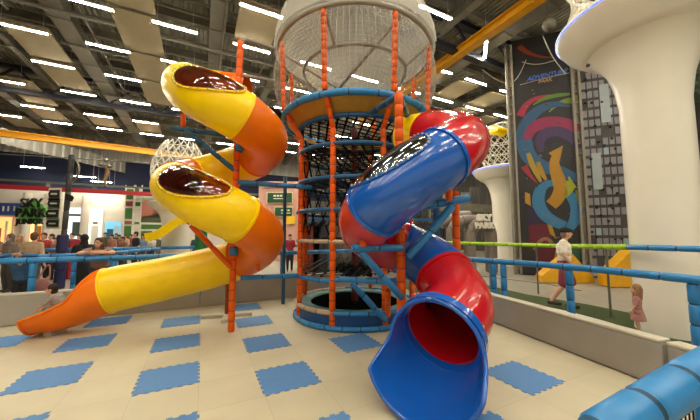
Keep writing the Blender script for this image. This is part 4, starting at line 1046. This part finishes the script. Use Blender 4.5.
for (x0, y0, x1, y1) in ((65.5, 195, 74.5, 200.5),):
    Y = dy-.12; a, b = D(x0, y1, Y), D(x1, y0, Y); c = (a+b)/2; w, h = b.x-a.x, b.z-a.z
    mb = MB(); mb.prism([V((c.x-w/2, Y, c.z-h*.3)), V((c.x+w*.3, Y, c.z-h*.7)), V((c.x+w/2, Y, c.z)), V((c.x+w*.3, Y, c.z+h*.4)), V((c.x-w/2, Y, c.z+h*.7))], (0, -.02, 0)); mb.build('arrow_plate', paint((30, 28, 28)), dr, 20)
mb = MB(); p = D(64, 250, 10.9); p2_ = D(75, 250, 10.9); mb.box(((p.x+p2_.x)/2, 10.9, .7), (p2_.x-p.x, .4, 1.4)); build_at(mb, 'red_counter', paint((150, 24, 40)), (p.x, p.y, 0), 'plain red counter box behind the woman in black', 'counter', None, 20)

# ------------------------------------------------------------------ people
def remesh(mb, voxel, m, name, it=3):
    me = mb.mesh(name, m, 60); o = bpy.data.objects.new(name+'_tmp', me); C.objects.link(o)
    r = o.modifiers.new('r', 'REMESH'); r.mode = 'VOXEL'; r.voxel_size = voxel; r.use_smooth_shade = True
    s_ = o.modifiers.new('s', 'SMOOTH'); s_.factor = .5; s_.iterations = it
    dg = bpy.context.evaluated_depsgraph_get(); dg.update()
    out = bpy.data.meshes.new_from_object(o.evaluated_get(dg)); out.name = name
    bpy.data.objects.remove(o); bpy.data.meshes.remove(me)
    if not out.materials: out.materials.append(m)
    return out
BASE = dict(pelvis=(0, 0, .95), chest=(0, 0, 1.32), neck=(0, .01, 1.48), head=(0, .03, 1.63), lsh=(-.18, 0, 1.42), rsh=(.18, 0, 1.42), lel=(-.24, -.02, 1.14), rel=(.24, -.02, 1.14), lwr=(-.25, .05, .9), rwr=(.25, .05, .9),
            lhip=(-.09, 0, .92), rhip=(.09, 0, .92), lkn=(-.1, .02, .5), rkn=(.1, .02, .5), lan=(-.1, -.02, .09), ran=(.1, -.02, .09))
def person(pos, yaw, H, label, top=(120, 110, 100), bottom=(50, 50, 60), hair=(50, 36, 28), skin=None, sleeve=.55, legs=1.0, skirt=None, long_hair=False, scarf=None, cap=None, joints=None, vox=.022, headk=1.0, fingers=False, shoes=(60, 56, 54), face=0, group=None, wide=1.0):
    J = {k: V(v) for k, v in BASE.items()}
    for k, v in (joints or {}).items(): J[k] = V(v)
    k_ = H/1.75; skin = skin or M['skin']
    sc = lambda me: me.transform(Matrix.Scale(k_, 4)) or me
    v = vox/k_
    fwd = V((math.sin(-face), math.cos(face), 0)); sd = V((fwd.y, -fwd.x, 0))
    def torso(mb, e, lo=0.0):
        up = (J['neck']-J['pelvis']).normalized(); x = (J['rsh']-J['lsh']).normalized()
        a, b = J['pelvis'], J['chest']
        for q, w, r in ((0, .075, .11), (.4, .06, .098), (.75, .075, .105), (1.0, .09, .105)):
            if q < lo: continue
            c = a.lerp(b, q); mb.capsule(c-x*w*wide, c+x*w*wide, (r+e)*wide, (r+e)*wide, 12)
        for s in (-1, 1): mb.capsule(a+x*s*.05, b+x*s*.06, .09*wide+e, .09*wide+e, 12)
        mb.capsule(J['lsh'].lerp(J['rsh'], .12), J['lsh'].lerp(J['rsh'], .88), .062+e, .062+e, 12)
        mb.capsule(b, J['neck']-up*.06, .08+e, .06+e, 12)
    # body
    mb = MB(); torso(mb, 0)
    mb.capsule(J['neck']-V((0, 0, .06)), J['head'], .054, .05, 12)
    h = J['head']; hk = headk
    mb.ball(h+V((0, 0, .025*hk))-fwd*.01*hk, (.078*hk, .096*hk, .1*hk), 14); mb.ball(h-V((0, 0, .045*hk))+fwd*.025*hk, (.056*hk, .066*hk, .07*hk), 12)
    mb.capsule(h+fwd*.088*hk+V((0, 0, .015)), h+fwd*.108*hk-V((0, 0, .018*hk)), .012*hk, .017*hk, 8)
    for s in (-1, 1): mb.ball(h+sd*s*.08*hk-V((0, 0, .005)), (.016*hk, .022*hk, .034*hk), 8)
    for s in ('l', 'r'):
        mb.capsule(J[s+'sh'], J[s+'el'], .05, .04, 10); mb.capsule(J[s+'el'], J[s+'wr'], .04, .028, 10)
        d = (J[s+'wr']-J[s+'el']).normalized(); o = d.orthogonal().normalized() if abs(d.z) < .7 else V((0, 1, 0))
        o = (o-d*o.dot(d)).normalized(); pl_ = J[s+'wr']+d*.05; mb.capsule(J[s+'wr'], J[s+'wr']+d*.075, .03, .034, 8)
        mb.capsule(pl_-o*.02, pl_+o*.02, .028, .026, 8)
        tn = d.cross(o).normalized()
        for f in range(4):
            b0 = pl_+d*.035+o*(f-1.5)*.02; L = (.065, .078, .072, .055)[f]; b1 = b0+d*L*.55+tn*.006; b2 = b1+d*L*.45+tn*.022
            mb.capsule(b0, b1, .011, .0105, 6); mb.capsule(b1, b2, .0105, .009, 6)
        mb.capsule(pl_+o*.025-d*.01, pl_+o*.058+d*.02, .014, .012, 6); mb.capsule(pl_+o*.058+d*.02, pl_+o*.062+d*.05, .012, .01, 6)
        mb.capsule(J[s+'hip'], J[s+'kn'], .085, .058, 12); mb.capsule(J[s+'kn'], J[s+'kn'].lerp(J[s+'an'], .35)-V((0, .012, 0)), .055, .056, 12); mb.capsule(J[s+'kn'].lerp(J[s+'an'], .35)-V((0, .01, 0)), J[s+'an'], .054, .036, 12)
        mb.capsule(J[s+'an']-V((0, .03, .045)), J[s+'an']+V((0, .14, -.058)), .038, .032, 10)
    me = sc(remesh(mb, v, skin, 'person'))
    body = bpy.data.objects.new('person', me); body.location = pos; body.rotation_euler = (0, 0, yaw); C.objects.link(body); tag(body, label, 'person', group)
    def child(mb, name, m, vv=None, it=2):
        o = bpy.data.objects.new(name, sc(remesh(mb, vv or v, m, name, it))); C.objects.link(o); o.parent = body; return o
    # top
    mb = MB(); torso(mb, .016)
    for s in 'lr':
        if sleeve > 0: mb.capsule(J[s+'sh'], J[s+'sh'].lerp(J[s+'el'], min(1, sleeve*1.4 if sleeve < .7 else 1)), .07, .06, 10)
        if sleeve >= .9: mb.capsule(J[s+'el'], J[s+'el'].lerp(J[s+'wr'], .92), .056, .044, 10)
    tm = cloth(top)
    child(mb, 'shirt' if not skirt else 'dress_top', tm)
    if skirt:
        mb = MB(); z1 = skirt[0]; c = (J['lhip']+J['rhip'])/2
        mb.sweep([c+V((0, 0, .12)), c, V((c.x*.6, c.y*.6, (c.z+z1)/2)), V((c.x*.2, c.y*.2, z1))], [.13, .165, .2, skirt[1]], 20); child(mb, 'skirt', tm)
    else:
        mb = MB(); x = (J['rhip']-J['lhip']).normalized(); c = J['pelvis']; mb.capsule(c-x*.075*wide, c+x*.075*wide, .128*wide, .128*wide, 12)
        for s in 'lr':
            mb.capsule(J[s+'hip'], J[s+'hip'].lerp(J[s+'kn'], min(1, legs*1.9)), .108, .085 if legs > .6 else .1, 12)
            if legs > .55: mb.capsule(J[s+'kn'], J[s+'kn'].lerp(J[s+'an'], min(1, (legs-.5)*2)*.95), .078, .056, 12)
        child(mb, 'trousers' if legs > .6 else 'shorts', cloth(bottom))
    for s in 'lr':
        mb = MB(); mb.capsule(J[s+'an']-V((0, .035, .04)), J[s+'an']+V((0, .15, -.05)), .048, .04, 10); child(mb, 'shoe', cloth(shoes))
    # hair, scarf, cap
    mb = MB(); hh = h+V((0, 0, .03*hk))-fwd*.022*hk
    if scarf:
        mb.ball(hh+V((0, 0, .005)), (.098*hk, .1*hk, .115*hk), 14); mb.capsule(h-V((0, 0, .08))-fwd*.03, J['neck']-V((0, 0, .04)), .085, .12, 12); child(mb, 'headscarf', cloth(scarf))
    else:
        mb.ball(hh+V((0, 0, .012*hk)), (.09*hk, .1*hk, .1*hk), 14); mb.ball(h-fwd*.045*hk-V((0, 0, .02*hk)), (.084*hk, .062*hk, .09*hk), 12)
        if long_hair:
            for s in (-1, 1): mb.capsule(h+sd*s*.07*hk-fwd*.02, J['neck']+sd*s*.1-V((0, 0, .1))+fwd*.04, .035*hk, .045, 10)
            mb.capsule(h-fwd*.06*hk, J['neck']-fwd*.09-V((0, 0, .12)), .075*hk, .07, 10)
        child(mb, 'hair', cloth(hair), min(v, .016))
    if cap:
        mb = MB(); mb.ball(hh+V((0, 0, .035)), (.1*hk, .115*hk, .088*hk), 14); mb.capsule(h+fwd*.09+V((0, 0, .075))-sd*.04, h+fwd*.09+V((0, 0, .075))+sd*.04, .026, .026, 8); mb.capsule(h+fwd*.15+V((0, 0, .062))-sd*.03, h+fwd*.15+V((0, 0, .062))+sd*.03, .018, .018, 8)
        child(mb, 'cap', cloth(cap), .014)
    if H > .7 and vox < .016:
        for s in (-1, 1):
            mb = MB(); mb.ball((h+fwd*.088*hk+sd*s*.032*hk+V((0, 0, .022*hk)))*k_, (.012*k_, .008*k_, .008*k_), 8); o = mb.build('eye', paint((38, 30, 28)), None, 60); o.parent = body
        mb = MB(); mb.capsule((h+fwd*.092*hk-sd*.02*hk-V((0, 0, .058*hk)))*k_, (h+fwd*.092*hk+sd*.02*hk-V((0, 0, .058*hk)))*k_, .006*k_, .006*k_, 8); o = mb.build('mouth', paint((160, 84, 76)), None, 60); o.parent = body
    return body
# man walking along behind the right railing
person(V((4.76, 6.6, 0)), math.radians(-128), 1.76, 'man in black cap, white T-shirt and burgundy shorts walking behind the railing', (232, 222, 206), (128, 52, 66), (120, 100, 84), sleeve=.5, legs=.47, cap=(26, 26, 28), vox=.011, wide=1.16, face=.25,
       joints=dict(lkn=(-.11, .1, .51), lan=(-.11, .04, .09), rkn=(.11, -.04, .5), ran=(.12, -.27, .15), rel=(.27, .02, 1.14), rwr=(.28, .16, .93), lel=(-.27, -.04, 1.14), lwr=(-.29, .02, .9), head=(.0, .06, 1.62)))
# toddler
person(V((4.66, 4.88, 0)), math.radians(35), .80, 'toddler girl with light brown hair in a pink floral dress by the white column', (176, 124, 116), hair=(150, 112, 78), long_hair=True, skirt=(.5, .22), sleeve=.6, vox=.009, headk=1.5, shoes=(190, 160, 150), face=.5,
       joints=dict(neck=(0, .01, 1.36), head=(0, .02, 1.57), lsh=(-.17, 0, 1.3), rsh=(.17, 0, 1.3), chest=(0, 0, 1.2), pelvis=(0, 0, .8), lhip=(-.1, 0, .78), rhip=(.1, 0, .78), lkn=(-.1, .02, .42), rkn=(.1, .05, .42), lan=(-.11, -.02, .09), ran=(.11, .03, .09), lel=(-.24, 0, 1.06), rel=(.25, 0, 1.06), lwr=(-.24, .1, .86), rwr=(.25, .08, .86)))
# woman leaning on the railing
tw_ = .348; wp = LR0+ld*tw_+lw_n*.36
person(wp, math.radians(180+27), 1.62, 'woman with long brown hair resting folded arms on the back railing', (150, 120, 112), (60, 60, 70), (74, 48, 34), sleeve=.35, long_hair=True, vox=.011, face=-.35,
       joints=dict(pelvis=(0, -.02, .95), chest=(0, .14, 1.27), neck=(0, .2, 1.41), head=(0, .25, 1.54), lsh=(-.18, .17, 1.37), rsh=(.18, .17, 1.37), lel=(-.3, .36, 1.33), rel=(.3, .36, 1.33), lwr=(.02, .42, 1.335), rwr=(-.02, .36, 1.36)))
# woman in black
p = D(83, 262, 7.4); person(V((p.x, p.y, 0)), math.radians(70), 1.6, 'woman in long black robe and headscarf standing beside the red counter', (20, 19, 21), skirt=(.05, .28), scarf=(18, 17, 19), sleeve=1, vox=.016,
       joints=dict(lel=(-.22, .1, 1.16), lwr=(-.12, .26, 1.1), rel=(.22, .1, 1.16), rwr=(.12, .26, 1.1)))
# child squatting behind the chute
p = V((-5.2, 5.4, 0)); person(V((p.x, p.y, 0)), math.radians(105), 1.12, 'dark-haired child in grey shirt crouching behind the orange chute', (150, 144, 136), (130, 124, 112), (46, 28, 24), sleeve=.6, vox=.011, headk=1.25, face=.2,
       joints=dict(pelvis=(0, -.14, .42), chest=(0, .06, .72), neck=(0, .15, .85), head=(0, .22, .98), lsh=(-.17, .1, .8), rsh=(.17, .1, .8), lel=(-.25, .25, .6), rel=(.25, .25, .6), lwr=(-.15, .42, .5), rwr=(.15, .42, .5), lhip=(-.09, -.12, .4), rhip=(.09, -.12, .4), lkn=(-.15, .22, .48), rkn=(.15, .22, .48), lan=(-.13, .0, .09), ran=(.13, .0, .09)))
# child leaning on the far left railing
p = D(18, 262, 6.15); kid = LR0+ld*0
t_ = ((18-350)/FPX); tt = (LR0.x-t_*LR0.y)/(t_*ld.y-ld.x); lp = LR0+ld*tt+lw_n*.36
person(lp, math.radians(180+27), 1.3, 'dark-haired child in blue top leaning over the railing at the far left', (58, 100, 140), (34, 34, 40), (44, 30, 26), sleeve=1, vox=.014, headk=1.15,
       joints=dict(chest=(0, .12, 1.3), neck=(0, .2, 1.44), head=(0, .28, 1.55), lsh=(-.17, .15, 1.4), rsh=(.17, .15, 1.4), lel=(-.34, .36, 1.62), rel=(.34, .36, 1.62), lwr=(-.1, .38, 1.64), rwr=(.1, .38, 1.66)))
mb = MB(); q = lp-lw_n*.05+V((.3, .12, .55)); mb.ball(q, (.16, .09, .2), 14); mb.sweep(catmull([q+V((-.12, 0, .15)), q+V((0, .1, .5)), q+V((.12, 0, .15))], .05), .014, 6)
build_at(mb, 'shoulder_bag', cloth((178, 120, 112)), q-V((0, 0, .2)), 'dusty pink bag hanging beside the leaning child in blue', 'bag')
# background visitors: (px, Y, H, top, bottom, hair, yaw deg, label, extra)
VIS = [
 (11, 8.4, 1.62, (120, 104, 92), (60, 54, 50), (60, 44, 36), 170, 'woman in patterned grey headband and sunglasses behind the leaning child', dict(scarf=(110, 98, 88))),
 (21, 8.9, 1.6, (196, 172, 156), (70, 66, 60), (196, 160, 120), 185, 'fair-haired woman in pale pink top facing the slides at the far left', dict(long_hair=True)),
 (34, 8.0, 1.66, (176, 148, 116), (90, 80, 70), (96, 66, 44), 10, 'person in beige jacket seen from behind under the lettered sign', dict(sleeve=1)),
 (44, 10.5, 1.66, (172, 60, 50), (50, 46, 46), (70, 40, 30), 200, 'person in red top between the lettered sign and signpost', {}),
 (52, 11.5, 1.62, (208, 190, 170), (60, 60, 66), (60, 44, 36), 160, 'person in cream top just left of the dark signpost', {}),
 (72, 13, 1.66, (90, 96, 120), (46, 46, 52), (40, 30, 26), 190, 'person in slate blue top just right of the signpost', {}),
 (112, 14.5, 1.6, (160, 110, 90), (60, 56, 52), (50, 36, 30), 175, 'person in rust top, first right of the leaning woman', {}),
 (119, 15.5, 1.58, (90, 70, 60), (50, 50, 50), (40, 30, 26), 200, 'person in brown top below the pale blue shop window', {}),
 (126, 16, 1.6, (196, 168, 140), (70, 60, 56), (60, 44, 36), 160, 'person in sand top standing before the ladder frame', {}),
 (136, 13, 1.72, (30, 30, 34), (40, 40, 46), (26, 22, 22), 150, 'person in black top below the peaks picture', {}),
 (143, 15, 1.6, (110, 130, 150), (80, 70, 60), (56, 40, 30), 190, 'person in pale blue top below the peaks picture', {}),
 (152, 14, 1.55, (210, 200, 190), (60, 60, 66), (50, 36, 30), 180, 'person in white top near the end of the small yellow slide', {}),
 (105, 17, 1.7, (70, 80, 60), (60, 56, 50), (40, 30, 26), 185, 'person in olive top far behind the leaning woman', {}),
 (131, 18.5, 1.6, (150, 60, 60), (60, 56, 50), (40, 30, 26), 170, 'person in dark red top far behind by the ladder frame', {}),
 (197, 12.8, 1.62, (60, 66, 84), (44, 44, 50), (40, 30, 26), 190, 'person in navy top behind the distant column', {}),
 (62, 14.5, 1.58, (120, 96, 84), (60, 56, 50), (44, 32, 26), 175, 'person in taupe top directly behind the signpost', {}),
 (290, 13.0, 1.6, (160, 44, 60), (40, 40, 46), (36, 26, 24), 190, 'person in crimson top seen between the yellow spiral and tower', {}),
 (66, 17, 1.62, (60, 90, 70), (60, 56, 50), (40, 30, 26), 185, 'person in dark green top far behind the signpost foot', {}),
 (79, 15.5, 1.6, (200, 120, 100), (60, 56, 50), (40, 30, 26), 175, 'person in salmon top behind the woman in black', {}),
 (116, 18.5, 1.66, (56, 60, 80), (60, 56, 50), (40, 30, 26), 195, 'person in dark blue top below the pale blue shop window', {}),
 (123, 13.2, 1.5, (130, 90, 66), (60, 56, 50), (66, 44, 30), 165, 'shorter person in tawny top, left of the person in black', {}),
 (148, 17, 1.62, (120, 60, 54), (60, 56, 50), (40, 30, 26), 185, 'person in maroon top under the green turf counter', {}),
 (158, 15.2, 1.58, (90, 110, 90), (60, 56, 50), (50, 36, 30), 175, 'person in sage top beside the distant column', {}),
 (57, 10.5, 1.5, (150, 90, 80), (60, 56, 50), (90, 60, 40), 190, 'shorter person in dusty red top left of the signpost foot', {}),
 (-4, 8.8, 1.66, (150, 120, 96), (60, 56, 50), (60, 44, 36), 170, 'person in tan top cut off by the left edge of the picture', {}),
]
for px, Y, H, tp_, bt, hr, yw, lb, ex in VIS:
    p = D(px, 240, Y); person(V((p.x, p.y, 0)), math.radians(yw), H, lb, tp_, bt, hr, vox=.024, group='visitors in the hall beyond the back railing', skin=M['skin2' if Y > 13 else 'skin'], **{**dict(sleeve=.6), **ex})
# figure in a harness on the overhead cable
hy = 17.0; p = D(106, 186, hy); ft = p.z; hp_ = person(V((p.x, p.y, ft-.1)), math.radians(120), 1.35, 'person in brown clothes hanging in a harness from the overhead cable', (140, 104, 66), (130, 100, 70), (90, 66, 46), vox=.022, sleeve=.8,
       joints=dict(lkn=(-.1, .12, .55), rkn=(.1, .1, .55), lel=(-.2, .1, 1.6), lwr=(-.08, .12, 1.85), rel=(.2, .1, 1.6), rwr=(.08, .12, 1.85)))
ca, cb = D(-30, 152, hy+1), D(230, 168, hy-1); f = (p.x-ca.x)/(cb.x-ca.x); top = ca.lerp(cb, f)
mb = MB(); mb.sweep([ca, cb], .03, 6); build_at(mb, 'overhead_cable', M['steel'], ca, 'thin steel cable strung across the far hall below the yellow beam', 'cable')
mb = MB(); mb.sweep([V((p.x, p.y, ft+1.35)), top], .02, 6); mb.lathe([(.3, 0), (.34, .06), (.3, .12)], top-V((0, 0, .4)), 16); mb.ball(top, .12, 10); build_at(mb, 'trolley', M['steel'], top-V((0, 0, .4)), 'grey cable trolley above the hanging person', 'trolley')

# ------------------------------------------------------------------ light, world, camera
w = bpy.data.worlds.new('hall'); bpy.context.scene.world = w; w.use_nodes = True
bg = w.node_tree.nodes['Background']; bg.inputs[0].default_value = s2l((226, 212, 190)); bg.inputs[1].default_value = .55
cam = bpy.data.cameras.new('camera'); co = bpy.data.objects.new('camera', cam); C.objects.link(co)
cam.sensor_width = 36; cam.lens = FPX/700*36; cam.clip_start = .05; cam.clip_end = 300
co.location = (0, 0, EYE); co.rotation_euler = (PI/2+PITCH, 0, 0)
sc_ = bpy.context.scene; sc_.camera = co
sc_.view_settings.view_transform = 'Standard'; sc_.view_settings.look = 'None'; sc_.view_settings.exposure = 0.75; sc_.view_settings.gamma = 1; sc_.view_settings.use_curve_mapping = False
cy = sc_.cycles; cy.use_denoising = True; cy.max_bounces = 8; cy.transparent_max_bounces = 24; cy.sample_clamp_indirect = 6; cy.use_light_tree = True
cy.caustics_reflective = False; cy.caustics_refractive = False
